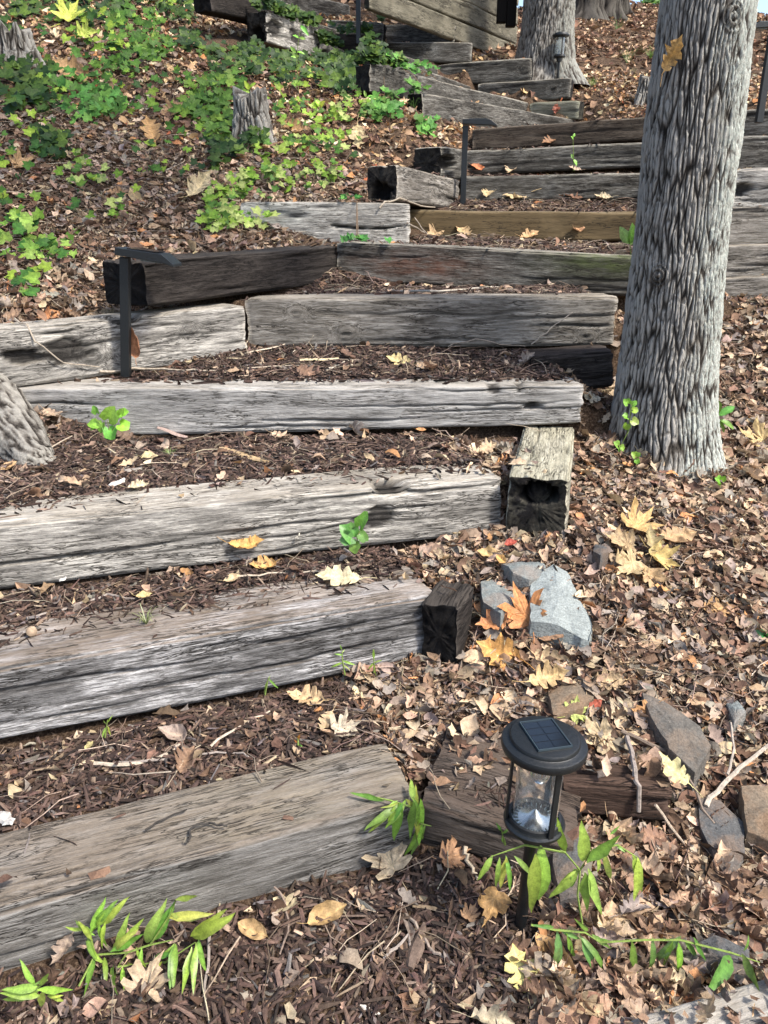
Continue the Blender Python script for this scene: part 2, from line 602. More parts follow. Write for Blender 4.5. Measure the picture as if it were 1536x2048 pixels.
T(UY(566, 24, 9.9), UY(707, 69, 11.1), .22, .2, mat='darkgrey', seed=35, res=2.6, label='thin dark timber resting behind the whitened one', crack=3)
T(UY(568, 4, 10.5), UY(665, 42, 11.5), .22, .2, mat='darkgrey', seed=36, res=2.6, label='topmost dark timber left of the far lamp', crack=3)
T(UY(420, -32, 8.6), UY(560, 8, 9.9), .22, .2, mat='char', seed=38, res=2.6, label='blackened timber in shade over the highest ivy', crack=3)
T(UY(560, -22, 10.8), UY(700, 8, 12.0), .3, .2, mat='darkgrey', seed=39, res=2.6, label='dark timber crossing the top of the picture left of the lamp', crack=3)
# --- side blocks
T(UY(1141, 957, 2.8), UY(1151, 853, 3.62), .245, .245, mat='mossy', seed=40, res=1.0, label='timber lying away from the viewer with a black hollow end', crack=12, hollow=True, key='CR')
T(UZ(922, 1216, -1.2), UZ(954, 1170, -1.2), .245, .135, mat='char', seed=41, res=1.0, label='small black timber stub at the right end of the second step', crack=4, key='BR')
T(UZ(838, 1606, -1.485), UZ(1150, 1696, -1.515), .2, .40, mat='darkbrown2', seed=42, res=1.0, label='wide dark brown timber slab behind the front lantern', crack=6, key='A2')
T(UY(1062, 716, 3.98), UY(1226, 703, 3.95), .19, .26, mat='char2', seed=43, res=1.0, label='dark rotten timber under the knotty step by the trunk', crack=4, key='ER',
  gouge=[(.05, 'face', .06, .05), (.25, 'face', .05, .03)])
_bb = [UZ(1235, 2052, -1.63), UZ(1600, 1930, -1.60)]
_dd = (_bb[1] - _bb[0]) / np.linalg.norm(_bb[1] - _bb[0])
_nn = np.cross([0, 0, 1.], _dd) * .24
T(_bb[0] - _nn, _bb[1] - _nn, .2, .24, mat='silver', seed=44, res=1.0, label='pale grey timber in the bottom right corner under shoots', crack=7)
T(UZ(1128, 1562, -1.47), UZ(1348, 1582, -1.475), .12, .11, mat='redwood', seed=45, res=1.0, label='reddish brown timber offcut right of the front lantern', crack=4)

# ------------------------------------------------------------------ terrain
ctrl = []


def cp(px, py, Y):
    p = UY(px, py, Y)
    ctrl.append((p[0], p[1], p[2]))


def cw(x, y, zrel):
    ctrl.append((x, y, zrel + CAMZ))


for a in [(1045, 1850, 1.43), (1500, 2000, 1.27), (1500, 1700, 1.70), (1536, 1500, 1.98), (1100, 1400, 2.12), (1130, 1075, 2.78), (1120, 1200, 2.45), (1330, 1250, 2.4),
          (1500, 1200, 2.6), (1500, 900, 3.9), (1330, 910, 3.6), (1480, 612, 5.25), (1500, 750, 4.6), (1400, 615, 5.2), (1600, 600, 5.15), (1180, 860, 3.75), (1300, 1050, 3.0),
          (60, 610, 4.0), (100, 480, 4.9), (350, 470, 5.2), (480, 402, 5.9), (100, 300, 6.0), (0, 100, 7.5), (300, 100, 8), (300, 250, 6.8), (720, 300, 7.1),
          (600, 200, 8), (500, 100, 9), (780, 200, 8.2), (250, 0, 9.5), (650, 330, 6.5), (820, 275, 7.3), (900, 260, 8.1),
          (1200, 205, 10.3), (1120, 177, 11.1), (1200, 150, 12), (1250, 100, 15), (1250, 50, 18.5), (1260, 8, 22.3), (1000, 88, 12.8), (945, 100, 12.0), (1536, 195, 8.0),
          (1536, 50, 14.5), (1400, 190, 9.2)]:
    cp(*a)
for a in [(-.9, .5, -1.65), (0, .6, -1.66), (1.2, .8, -1.72), (0, 1.2, -1.655), (-.9, 1.1, -1.65), (0, 1.75, -1.62), (-1, 1.6, -1.60), (-.8, 2.2, -1.44), (0.1, 2.35, -1.42), (-.8, 2.9, -1.18),
          (.4, 3.0, -1.16), (-1.2, 3.5, -.99), (0, 3.6, -.98), (.8, 3.7, -.98), (-.4, 4.2, -.76), (.8, 4.2, -.8), (0, 5.0, -.46), (1.2, 5.0, -.55), (.3, 5.9, -.22), (1.3, 5.6, -.35), (.6, 6.8, .02),
          (1.5, 6.5, -.1), (1, 7.4, .25), (2, 7.2, .0), (1, 7.9, .45), (2.5, 1, -1.95), (3.2, 2.5, -1.7), (3.5, 4, -1.35), (4, 5.5, -.9), (2.7, 6.2, -.4), (3.2, 5.2, -.62), (2.0, 5.15, -.6), (4, 8, .6), (6, 6, -.6), (6, 10, 1.0),
          (-2.6, 4.4, -.2), (-3.5, 6, .75), (-5, 8, 2.0), (-4, 10, 2.6), (-1.5, 11, 2.6), (-2, 13, 3.4), (1, 13, 2.7), (3, 17, 3.5), (-1.8, 3.9, -.42), (-2.6, 3.0, -.95), (-1.72, 3.42, -.9), (-3, 2, -1.1),
          (-2.5, 1, -1.5), (6, 22, 4.8), (0, 18, 3.9), (0, 23, 5.0), (-5, 16, 3.9), (9, 15, 2.6), (-.6, 10.6, 1.9), (-.5, 9.4, 1.35)]:
    cw(*a)
for _t in TIES:
    if _t['seed'] in (22, 24, 25, 26, 27, 28, 29, 30, 31, 32):
        _d = (_t['b'] - _t['a'])
        _nn = np.array([-_d[1], _d[0]]) / np.hypot(_d[0], _d[1])
        for _f in (.04, .3, .6, .95):
            _p = _t['a'] + _d * _f
            ctrl.append((_p[0] - _nn[0] * .1, _p[1] - _nn[1] * .1, _p[2] - _t['h'] - .05))
CT = np.array(ctrl)


def _phi(r):
    return r  # biharmonic in 2-D


_n = len(CT)
_D = np.sqrt(((CT[:, None, :2] - CT[None, :, :2]) ** 2).sum(-1))
_A = np.zeros((_n + 3, _n + 3))
_A[:_n, :_n] = _phi(_D) - np.eye(_n) * 0.015
_A[:_n, _n] = 1
_A[:_n, _n + 1:] = CT[:, :2]
_A[_n:, :_n] = _A[:_n, _n:].T
_W = np.linalg.solve(_A, np.concatenate([CT[:, 2], [0, 0, 0]]))


def base_h(x, y):
    x = np.asarray(x, float)
    y = np.asarray(y, float)
    shp = x.shape
    xf = np.clip(x.ravel(), -7, 9)
    yf = np.clip(y.ravel(), -1, 23)
    out = np.empty(len(xf))
    for i in range(0, len(xf), 20000):
        xs = xf[i:i + 20000, None]
        ys = yf[i:i + 20000, None]
        r = np.sqrt((xs - CT[None, :, 0]) ** 2 + (ys - CT[None, :, 1]) ** 2)
        out[i:i + 20000] = r @ _W[:_n] + _W[_n] + xs[:, 0] * _W[_n + 1] + ys[:, 0] * _W[_n + 2]
    out = out.reshape(shp)
    over = np.maximum(y - 22.5, 0)
    out = out - np.minimum(over * .12, 9)
    over = np.maximum(-y - 1, 0) + np.maximum(np.abs(x) - 9, 0)
    return out - np.minimum(over * .05, 3)


KEY = {t['key']: t for t in TIES if 'key' in t}
BEDS = []


def bed(a, b, level, depth, w, left=.0, right=.0, slope=.7, zdir=None, gain=0.):
    a = np.array(a[:3], float)
    b = np.array(b[:3], float)
    d = b[:2] - a[:2]
    L = np.hypot(*d)
    d = d / L
    n = np.array([-d[1], d[0]])
    BEDS.append(dict(a=a, d=d, n=n, L=L, za=a[2] + level, zb=b[2] + level, depth=depth, w=w, left=left, right=right, slope=slope, gain=gain))


for k, dep, lf, rt, lv in [('A', 1.0, 1, -.02, -.015), ('B', .9, 1, -.02, 0.0), ('C', .9, 1, -.02, -.01), ('D', .9, 1, -.05, -.015), ('E', 1.0, .1, -.1, -.03), ('F', 1.1, .1, .1, -.03),
                           ('G', .85, .05, .2, -.02), ('H', .6, 0, .2, -.01), ('I', .55, 0, .2, -.01), ('J', 1.6, .1, .3, -.03)]:
    t = KEY[k]
    bed(t['a'], t['b'], lv, dep, t['w'], lf, rt, gain={'D': .085, 'F': .05, 'G': .10, 'H': .05, 'I': .05}.get(k, 0))
for _t in TIES:
    if _t['seed'] in (14, 15, 16, 17, 18, 19):
        bed(_t['a'], _t['b'], -.03, 1.5, .24, 0, 1.5, slope=6)
bed(KEY['EL']['a'], KEY['EL']['b'], -.05, .35, .22, .2, 0)
for t in TIES:
    if t['seed'] in (27, 28, 29, 30, 31, 33):
        bed(t['a'], t['b'], -.03, .45, t['w'], 0, -.05, slope=6)


def height(x, y, rough=True):
    x = np.asarray(x, float)
    y = np.asarray(y, float)
    z = base_h(x, y)
    for bdt in BEDS:
        rx = x - bdt['a'][0]
        ry = y - bdt['a'][1]
        s = rx * bdt['n'][0] + ry * bdt['n'][1]
        t = rx * bdt['d'][0] + ry * bdt['d'][1]
        tc = np.clip(t / bdt['L'], 0, 1)
        lev = bdt['za'] + (bdt['zb'] - bdt['za']) * tc + bdt['gain'] * np.clip((s - bdt['w']) / .45, 0, 1)
        outl = np.maximum(0, -(t + bdt['left'])) + np.maximum(0, t - bdt['L'] - bdt['right'])
        fr = np.maximum(0, bdt['w'] * .6 - s)
        bk = np.maximum(0, s - bdt['depth'])
        zb = lev - 8 * fr - bdt['slope'] * outl - .8 * bk
        z = np.where(zb > z, zb, z)
    if rough:
        z = z + (fbm(x * 5, y * 5, 3.3, 4) - .5) * .05 * sstep(.5, 3, y + 1) + (fbm(x * 22, y * 22, 1.3, 3) - .5) * .016
    return z


def tie_frame(t):
    a, b = t['a'], t['b']
    d = b - a
    L = np.linalg.norm(d)
    d = d / L
    n = np.cross([0, 0, 1.0], d)
    n /= np.linalg.norm(n)
    u = np.cross(d, n)
    return a, d, n, u, L


def surf(x, y):
    """ground or timber top, whichever is higher; also flag of timber"""
    z = height(x, y)
    on = np.zeros(z.shape)
    for t in TIES:
        a, d, n, u, L = tie_frame(t)
        rx, ry = x - a[0], y - a[1]
        dh = d[:2] / np.hypot(*d[:2])
        nh = n[:2]
        tt = rx * dh[0] + ry * dh[1]
        ss = rx * nh[0] + ry * nh[1]
        Lh = L * np.hypot(*d[:2])
        ins = (tt > -.01) & (tt < Lh + .01) & (ss > -.012) & (ss < t['w'] + .005)
        zt = a[2] + (t['b'][2] - a[2]) * np.clip(tt / Lh, 0, 1)
        up = ins & (zt + .002 > z)
        z = np.where(up, zt + .002, z)
        on = np.where(up, np.clip(.02 + ss / t['w'], .02, 1) * (1 if t.get('key') in ('B', 'C', 'D', 'A2') or t['seed'] in (42, 44, 45) else .3) * (4 if t['seed'] in (42, 44, 45) else 1), on)
    return z, on


def hit(px, py, ground_only=False):
    """where the sight line of a photo pixel meets the place"""
    d = ray(px, py)
    ts = np.concatenate([np.arange(.6, 6, .01), np.arange(6, 26, .03)]) / d[1]
    x, y, z = d[0] * ts, d[1] * ts, d[2] * ts + CAMZ
    s = height(x, y) if ground_only else surf(x, y)[0]
    i = np.argmax(z <= s)
    if z[i] > s[i]:
        i = len(ts) - 1
    if i > 0 and s[i] - z[i] > .035:
        return np.array([x[i - 1], y[i - 1], max(z[i - 1], s[i - 1])])
    return np.array([x[i], y[i], s[i]])


def hit_many(PX, PY, ground_only=True):
    PX = np.asarray(PX, float)
    PY = np.asarray(PY, float)
    u = (PX - 768) / F
    v = (PY - 1024) / F
    D = np.stack([u, ct - v * st, -st - v * ct], 1)
    ts = np.concatenate([np.arange(.8, 6, .03), np.arange(6, 24, .08)])
    Pn = D[:, None, :] * (ts[None, :, None] / D[:, None, 1:2])
    zz = Pn[..., 2] + CAMZ
    if ground_only:
        s = height(Pn[..., 0], Pn[..., 1])
    else:
        s = surf(Pn[..., 0], Pn[..., 1])[0]
    m = zz <= s
    i = np.argmax(m, 1)
    r = np.arange(len(PX))
    return np.stack([Pn[r, i, 0], Pn[r, i, 1], s[r, i]], 1), m.any(1)


def normals(x, y):
    e = .02
    zx = (height(x + e, y, False) - height(x - e, y, False)) / (2 * e)
    zy = (height(x, y + e, False) - height(x, y - e, False)) / (2 * e)
    zx = np.clip(zx, -1.2, 1.2)
    zy = np.clip(zy, -1.2, 1.2)
    n = np.stack([-zx, -zy, np.ones_like(zx)], -1)
    return n / np.linalg.norm(n, axis=-1, keepdims=True)


def axis(segs):
    out = [segs[0][0]]
    for a, b, st_ in segs:
        n = max(1, int(round((b - a) / st_)))
        out += list(np.linspace(a, b, n + 1)[1:])
    return np.array(out)


gx = axis([(-400, -60, 40), (-60, -12, 4), (-12, -5, .5), (-5, -2.4, .12), (-2.4, 3.2, .026), (3.2, 6, .12), (6, 12, .5), (12, 60, 4), (60, 400, 40)])
gy = axis([(-60, -4, 8), (-4, .4, .4), (.4, 5.2, .026), (5.2, 8.6, .035), (8.6, 12, .06), (12, 24, .2), (24, 60, 3), (60, 600, 45)])
GX, GY = np.meshgrid(gx, gy)
GZ = height(GX, GY)
nxx, nyy = len(gx), len(gy)
ii = (np.arange(nyy - 1)[:, None] * nxx + np.arange(nxx - 1)[None, :]).ravel()
gf = np.stack([ii, ii + 1, ii + nxx + 1, ii + nxx], 1)

t = NT('soil')
geo = t.new('ShaderNodeNewGeometry')
gp = geo.outputs['Position']
c = t.ramp(t.noise(gp, 30, 6, .75), [(.3, (.022, .014, .009)), (.5, (.06, .038, .025)), (.68, (.14, .095, .062))])
c2 = t.ramp(t.noise(gp, 95, 4, .7), [(.35, (.03, .018, .012)), (.5, (.11, .07, .045)), (.64, (.30, .21, .14))])
far = t.ramp(t.noise(gp, 4, 3), [(.3, .3), (.6, .75)])
c = t.mix(far, c, c2)
M_SOIL = t.out(c, .95, t.bump(t.noise(gp, 60, 6, .75), 1, .03), .1)
link('ground', mesh_np('ground', np.stack([GX, GY, GZ], -1).reshape(-1, 3), [gf], M_SOIL), kind='structure')

# ------------------------------------------------------------------ timbers
WM = {
    'brown_top': wood_mat('timber_dusty', (0.041, 0.037, 0.035), (0.151, 0.140, 0.126), (0.349, 0.336, 0.316), (0.192, 0.151, 0.111), .95, .35, 1.0),
    'streak': wood_mat('timber_streaked', (0.023, 0.022, 0.023), (0.198, 0.190, 0.184), (0.652, 0.638, 0.632), (0.221, 0.168, 0.121), .9, .75, 1.35),
    'pale': wood_mat('timber_pale', (0.041, 0.037, 0.034), (0.280, 0.263, 0.237), (0.676, 0.638, 0.569), (0.373, 0.314, 0.232), .6, .55, 1.15),
    'silver': wood_mat('timber_silver', (0.070, 0.065, 0.061), (0.291, 0.280, 0.263), (0.582, 0.560, 0.526), (0.384, 0.325, 0.242), .55, .35, .95),
    'greybrown': wood_mat('timber_grey_brown', (0.035, 0.031, 0.027), (0.181, 0.162, 0.137), (0.443, 0.414, 0.368), (0.349, 0.291, 0.211), .6, .45, 1.0),
    'darkgrey': wood_mat('timber_dark_grey', (.014, .013, .011), (.068, .062, .053), (.25, .24, .215), (.36, .33, .27), .95, .6, 1.15),
    'darkbrown': wood_mat('timber_dark_brown', (0.019, 0.015, 0.012), (0.064, 0.048, 0.036), (0.163, 0.134, 0.105), (0.303, 0.258, 0.200), .6, .4, .8),
    'darkbrown2': wood_mat('timber_brown_slab', (0.023, 0.019, 0.016), (0.084, 0.065, 0.053), (0.175, 0.151, 0.132), (0.087, 0.062, 0.046), .9, .35, .7),
    'char': wood_mat('timber_creosote', (.006, .005, .005), (.022, .018, .016), (.07, .06, .052), (.10, .085, .07), .5, .3, .8),
    'char2': wood_mat('timber_rotten', (.010, .009, .008), (.036, .029, .025), (.11, .095, .085), (.07, .05, .04), .5, .3, .8),
    'ochre': wood_mat('timber_ochre', (.06, .043, .024), (.125, .088, .045), (.185, .14, .08), (.2, .17, .12), .5, .35, .45, .35),
    'mossy': wood_mat('timber_lichen', (0.041, 0.036, 0.028), (0.233, 0.213, 0.163), (0.582, 0.549, 0.442), (0.396, 0.370, 0.263), .7, .35, 1.2),
    'greygreen': wood_mat('timber_green_grey', (0.029, 0.028, 0.021), (0.140, 0.134, 0.100), (0.303, 0.291, 0.221), (0.291, 0.280, 0.190), .5, .4, .9),
    'redwood': wood_mat('timber_red', (0.023, 0.013, 0.011), (0.070, 0.043, 0.032), (0.151, 0.101, 0.079), (0.099, 0.062, 0.042), .5, .5, .8),
    'plank': wood_mat('plank_olive', (0.052, 0.047, 0.032), (0.151, 0.137, 0.100), (0.268, 0.246, 0.190), (0.233, 0.224, 0.158), .5, .45, .7),
}


def perim(w, h, r, step):
    """closed section, points (y, z, ny, nz), front-top edge at y=0,z=0"""
    pts = []

    def seg(p0, p1, n):
        L = math.hypot(p1[0] - p0[0], p1[1] - p0[1])
        k = max(1, int(round(L / step)))
        for i in range(k):
            f = i / k
            pts.append((p0[0] + (p1[0] - p0[0]) * f, p0[1] + (p1[1] - p0[1]) * f, n[0], n[1]))

    def arc(cx, cy, a0, a1):
        k = max(2, int(round(r * 1.57 / step)) + 1)
        for i in range(k):
            a = math.radians(a0 + (a1 - a0) * i / k)
            pts.append((cx + r * math.cos(a), cy + r * math.sin(a), math.cos(a), math.sin(a)))
    seg((0, -h + r), (0, -r), (-1, 0))
    arc(r, -r, 180, 90)
    seg((r, 0), (w - r, 0), (0, 1))
    arc(w - r, -r, 90, 0)
    seg((w, -r), (w, -h + r), (1, 0))
    arc(w - r, -h + r, 0, -90)
    seg((w - r, -h), (r, -h), (0, -1))
    arc(r, -h + r, -90, -180)
    return np.array(pts)


def build_tie(t):
    rs = np.random.default_rng(1000 + t['seed'])
    a, d, n, u, L = tie_frame(t)
    w, h = t['w'], t['h']
    res = t['res']
    P = perim(w, h, t.get('r', .014), .0062 * res)
    m = len(P)
    nx = max(6, int(L / (.02 * res)))
    xs = np.linspace(0, L, nx + 1)
    # denser at ends
    X, _ = np.meshgrid(xs, np.arange(m), indexing='ij')
    Yc = np.broadcast_to(P[:, 0], X.shape).copy()
    Zc = np.broadcast_to(P[:, 1], X.shape).copy()
    NY = np.broadcast_to(P[:, 2], X.shape)
    NZ = np.broadcast_to(P[:, 3], X.shape)
    so = t['seed'] * 7.31
    # grain coordinates with knots
    gy_, gz_ = Yc.copy(), Zc.copy()
    dark = np.zeros_like(X)
    off = np.zeros_like(X)
    for kx, kz, kr in t.get('knots', []):
        dx = (X - kx * L) / (kr * 2.2)
        dz = (Zc + kz * h) / (kr * 1.6)
        r2 = dx * dx + dz * dz
        front = (Yc < .02)
        g = np.exp(-r2) * front
        gz_ += np.sign(Zc + kz * h) * kr * 1.1 * g * np.minimum(1, np.sqrt(r2) + .1)
        gy_ += .25 * np.exp(-r2 * 3) * front
        rr = np.sqrt(((X - kx * L) / kr) ** 2 + ((Zc + kz * h) / (kr * .8)) ** 2)
        dark = np.maximum(dark, front * (.75 * (1 - sstep(.25, .6, rr)) + .4 * np.exp(-((rr - 1.0) / .18) ** 2)))
        off += front * (.006 * np.exp(-((rr - .75) / .3) ** 2) - .010 * (1 - sstep(.2, .5, rr)))
    # large wander, wane, grain relief
    off += (fbm(X * 1.3 + so, Yc * 5, Zc * 5 + so, 3) - .5) * .018
    gr = vn(X * 3 + so, gy_ * 75, gz_ * 75) * .6 + vn(X * 6 + so, gy_ * 150, gz_ * 150) * .4
    off += (gr - .5) * .0042
    corner = np.abs(NY * NZ) * 2
    off -= corner * np.maximum(0, fbm(X * 3 + so, Yc * 2 + 3, Zc * 2, 3) - .35) * .03
    # cracks along the grain
    for i in range(t.get('crack', 4)):
        side = rs.random() < .75
        x0 = rs.random() * L
        ln = (.15 + rs.random() * .7) * min(L, 1.8) * .5
        wob = (fbm(X * 3.2, i * 3.1 + so, 0, 3) - .5) * .05
        taper = np.clip(1 - np.abs(X - x0) / ln, 0, 1) ** .5
        if side:
            c0 = -rs.random() * h * .9
            dd = np.abs(Zc - (c0 + wob))
            mk = (Yc < .02)
        else:
            c0 = .02 + rs.random() * (w - .03)
            dd = np.abs(Yc - (c0 + wob))
            mk = (Zc > -.02)
        wd = (.0035 + .003 * rs.random()) * max(1, res * .9)
        g = np.exp(-(dd / wd) ** 2) * taper * mk
        off -= g * (.008 + .008 * rs.random())
        dark = np.maximum(dark, g * .85)
    for gx_, kind, gr_, gd in t.get('gouge', []):
        if kind == 'face':
            r2 = ((X - gx_ * L) / (gr_ * 1.5)) ** 2 + ((Zc + h * .5) / (gr_ * .8)) ** 2
        elif kind == 'mid':
            r2 = ((X - gx_ * L) / gr_) ** 2 + ((Zc + h * .55 + .012 * np.sin(X * 9)) / .011) ** 2
        else:
            r2 = ((X - gx_ * L) / gr_) ** 2 + ((Zc + .012) / .03) ** 2
        r2 = r2 + (fbm(X * 22 + so, Yc * 9, Zc * 40, 3) - .5) * 1.6
        g = (1 - sstep(.45, 1.1, r2)) * (Yc < w * .4)
        off -= g * gd
        dark = np.maximum(dark, g * .9)
    # end wear
    ed = np.minimum(X, L - X)
    off -= np.exp(-ed / .012) * .006
    off -= np.exp(-ed / .05) * np.maximum(0, vn(X * 2 + so, Yc * 22, Zc * 22) - .45) * .022
    Yc = Yc + NY * off
    Zc = Zc + NZ * off
    Xw = X.copy()
    # uneven saw cut at the ends
    jag = (fbm(Yc * 18 + so, Zc * 18, 2, 3) - .5) * .02 + (vn(Yc * 70, Zc * 70, so) - .5) * .008
    Xw += jag * np.exp(-X / .06) - jag * np.exp(-(L - X) / .06)
    if 'taper' in t:
        f = 1 - (1 - t['taper']) * (X / L) ** 1.5
        Zc = Zc * f
    # slight bow
    Zc = Zc + (fbm(X * .9 + so, 3.3, 0, 2) - .5) * .018
    Yc = Yc + (fbm(X * .8 + so, 9.3, 0, 2) - .5) * .03
    V = np.stack([Xw, Yc, Zc], -1).reshape(-1, 3)
    grain = np.stack([X + so * 3, gy_ + so, gz_ + so * .7], -1).reshape(-1, 3)
    i0 = (np.arange(nx)[:, None] * m + np.arange(m)[None, :])
    i1 = (np.arange(nx)[:, None] * m + (np.arange(m)[None, :] + 1) % m)
    Fq = np.stack([i0, i0 + m, i1 + m, i1], -1).reshape(-1, 4)
    attrs_d = [dark.ravel()]
    endg = [np.zeros(len(V))]
    endp = [np.zeros((len(V), 3))]
    grains = [grain]
    Vs = [V]
    Fs = [Fq]
    nb = len(V)
    # end caps, rings shrinking to the middle
    for e, base in ((0, 0), (1, nx * m)):
        ring = V[base:base + m]
        cc = ring.mean(0)
        rings = [1, .97, .88, .76, .63, .5, .37, .24, .12, .03]
        prev = base + np.arange(m)
        sgn = 1 if e == 0 else -1
        first = True
        for q in rings:
            pts = cc + (ring - cc) * q
            ang = np.arctan2(pts[:, 2] - cc[2], pts[:, 1] - cc[1])
            rr = np.hypot(pts[:, 2] - cc[2], pts[:, 1] - cc[1])
            dep = (fbm(pts[:, 1] * 30 + so, pts[:, 2] * 30, 5, 3) - .5) * .014
            ck = np.zeros(m)
            for j in range(3):
                a0 = rs.random() * 6.28
                da = np.abs((ang - a0 + np.pi) % (2 * np.pi) - np.pi) * rr
                ck = np.maximum(ck, np.exp(-(da / .004) ** 2) * (q < .9))
            ck = ck * np.clip((rr - .012) / .03, 0, 1)
            dep = dep + ck * .012
            dk = ck * .8
            hol = t.get('rot0', 0) if e == 0 else 0
            if t.get('hollow') and e == 0:
                # hollow upper half of the core
                hy, hz = (pts[:, 1] - cc[1]) / .075, (pts[:, 2] - cc[2] - h * .20) / .05
                r2 = hy * hy + hz * hz + (vn(pts[:, 1] * 60, pts[:, 2] * 60, so) - .5) * .5
                rim = 1 - sstep(.65, 1.1, r2)
                core = 1 - sstep(.25, .5, hy * hy + ((pts[:, 2] - cc[2] - h * .14) / .055) ** 2)
                g = np.clip(rim - core * .75, 0, 1)
                dep = dep + g * .12
                dk = np.maximum(dk, g)
                dk = np.maximum(dk, .6 * sstep(.25, .8, vn(pts[:, 1] * 16, pts[:, 2] * 16, 4)) * (q < .98))
            if hol:
                r2 = ((pts[:, 1] - cc[1]) / (w * .35)) ** 2 + ((pts[:, 2] - cc[2] + h * .25) / (h * .35)) ** 2 + (vn(pts[:, 1] * 40, pts[:, 2] * 40, so) - .5)
                g = 1 - sstep(.4, 1.1, r2)
                dep = dep + g * .07
                dk = np.maximum(dk, g * hol + .5)
            pp = pts.copy()
            pp[:, 0] = pts[:, 0] + sgn * dep * (q < .99)
            idx = nb + np.arange(m)
            Vs.append(pp)
            nb += m
            attrs_d.append(np.clip(dk, 0, 1))
            endg.append(np.ones(m))
            endp.append(np.stack([pp[:, 1] - cc[1] * .8, pp[:, 2] - cc[2] * 1.3, np.full(m, so)], 1))
            grains.append(np.stack([pp[:, 0] + so * 3, pp[:, 1] + so, pp[:, 2] + so * .7], 1))
            if not first or True:
                j = np.arange(m)
                k = (j + 1) % m
                quad = np.stack([prev[j], prev[k], idx[k], idx[j]], 1)
                if e == 1:
                    quad = quad[:, ::-1]
                Fs.append(quad)
            prev = idx
            first = False
        Vs.append(np.array([[prev_x, 0, 0] for prev_x in [0]]) * 0 + Vs[-1].mean(0))
        attrs_d.append([0])
        endg.append([1])
        endp.append([[0, 0, so]])
        grains.append([[so, so, so]])
        cidx = nb
        nb += 1
        tri = np.stack([prev, np.roll(prev, -1), np.full(m, cidx)], 1)
        if e == 1:
            tri = tri[:, ::-1]
        Fs.append(tri)
    Vall = np.concatenate(Vs)
    tint = np.zeros((len(Vall), 4))
    for tx, tz, rad, colr, stg, where in t.get('tints', []):
        xx = Vall[:, 0] - tx
        if where == 'top':
            g = np.exp(-(xx / rad) ** 2) * (Vall[:, 2] > -.03) * (Vall[:, 1] > .02)
        else:
            g = np.exp(-(xx / rad) ** 2) * np.exp(-((Vall[:, 2] + tz) / (.35 * h)) ** 2) * (Vall[:, 1] < .05)
        g = g * stg
        up = g > tint[:, 3]
        tint[up, :3] = colr
        tint[up, 3] = g[up]
    me = mesh_np(t['name'], Vall, Fs, WM[t['mat']], {
        'grain': ('FLOAT_VECTOR', np.concatenate(grains)), 'dark': ('FLOAT', np.concatenate(attrs_d)), 'endg': ('FLOAT', np.concatenate(endg)),
        'endp': ('FLOAT_VECTOR', np.concatenate(endp)), 'tint': ('FLOAT_COLOR', tint)})
    M = Matrix(((d[0], n[0], u[0], a[0]), (d[1], n[1], u[1], a[1]), (d[2], n[2], u[2], a[2]), (0, 0, 0, 1)))
    return link(t['name'], me, t.get('parent'), t.get('label'), t.get('cat', 'railroad tie' if not t.get('parent') else None),
                t.get('group', GROUPTIE) if not t.get('parent') else None, mat=M)


for t in TIES:
    build_tie(t)

# plank wall at the top
wa, wb = UY(818, 0, 10.4), UY(1015, 82, 12.6)
wall = empty('retaining_wall', tuple(wa - np.array([0, 0, .3])), 'olive grey plank wall sloping behind the upper steps and second tree', 'retaining wall')
wa, wb = ext(wa, wb, .3, .12)
wloc = np.array(wall.location)
for i in range(4):
    z = np.array([0, 0, .235 * i])
    o = build_tie(dict(name='plank', a=wa + z - wloc, b=wb + z - wloc, h=.23, w=.08, mat='plank', seed=60 + i, res=3, crack=2, parent=wall, key=''))
for i, (px, y1) in enumerate([(995, 46), (1014, 54)]):
    p = UY(px, -12, 11.6)
    q = UY(px + 17, y1, 11.6)
    mb = MB().box(((p[0] + q[0]) / 2 - wloc[0], 11.6 - wloc[1], (p[2] + q[2]) / 2 - wloc[2]), (q[0] - p[0] - .01, .12, p[2] - q[2]))
    link('post', mb.mesh('post', WM['char'], bevel=.008), wall)

# ------------------------------------------------------------------ trees
M_BARK1 = bark_mat('bark_near', (.02, .017, .014), (.105, .093, .080), (.36, .34, .305), (.52, .56, .50), .85)  # lichen colour raised to whitish so the right side reads as sunlit
M_BARK2 = bark_mat('bark_far', (.025, .021, .018), (.11, .098, .085), (.25, .235, .21), (.3, .33, .29), .4)
M_BARK3 = bark_mat('bark_dark', (.010, .009, .008), (.035, .030, .026), (.09, .08, .07), (.1, .1, .08), .3)
M_STUMP = bark_mat('bark_stump', (.02, .017, .014), (.11, .097, .083), (.34, .32, .28), (.35, .33, .3), .3)


def plates(u, z, nu, dz, seed):
    """distance to the cracks between long bark plates; u in turns, periodic"""
    U = u * nu
    W = z / dz
    iu, iw = np.floor(U), np.floor(W)
    f1 = np.full(u.shape, 9.0)
    f2 = np.full(u.shape, 9.0)
    for a in (-1, 0, 1):
        for b in (-1, 0, 1):
            cu, cw_ = iu + a, iw + b
            k = np.mod(cu, nu)
            ox_ = cu + _h(k, cw_, np.full_like(k, seed)) * .9 + .05
            oz_ = cw_ + _h(k, cw_, np.full_like(k, seed + 7)) * .9 + .05
            d = np.sqrt((U - ox_) ** 2 + ((W - oz_)) ** 2)
            n1_ = d < f1
            f2 = np.where(n1_, f1, np.minimum(f2, d))
            f1 = np.where(n1_, d, f1)
    return f2 - f1


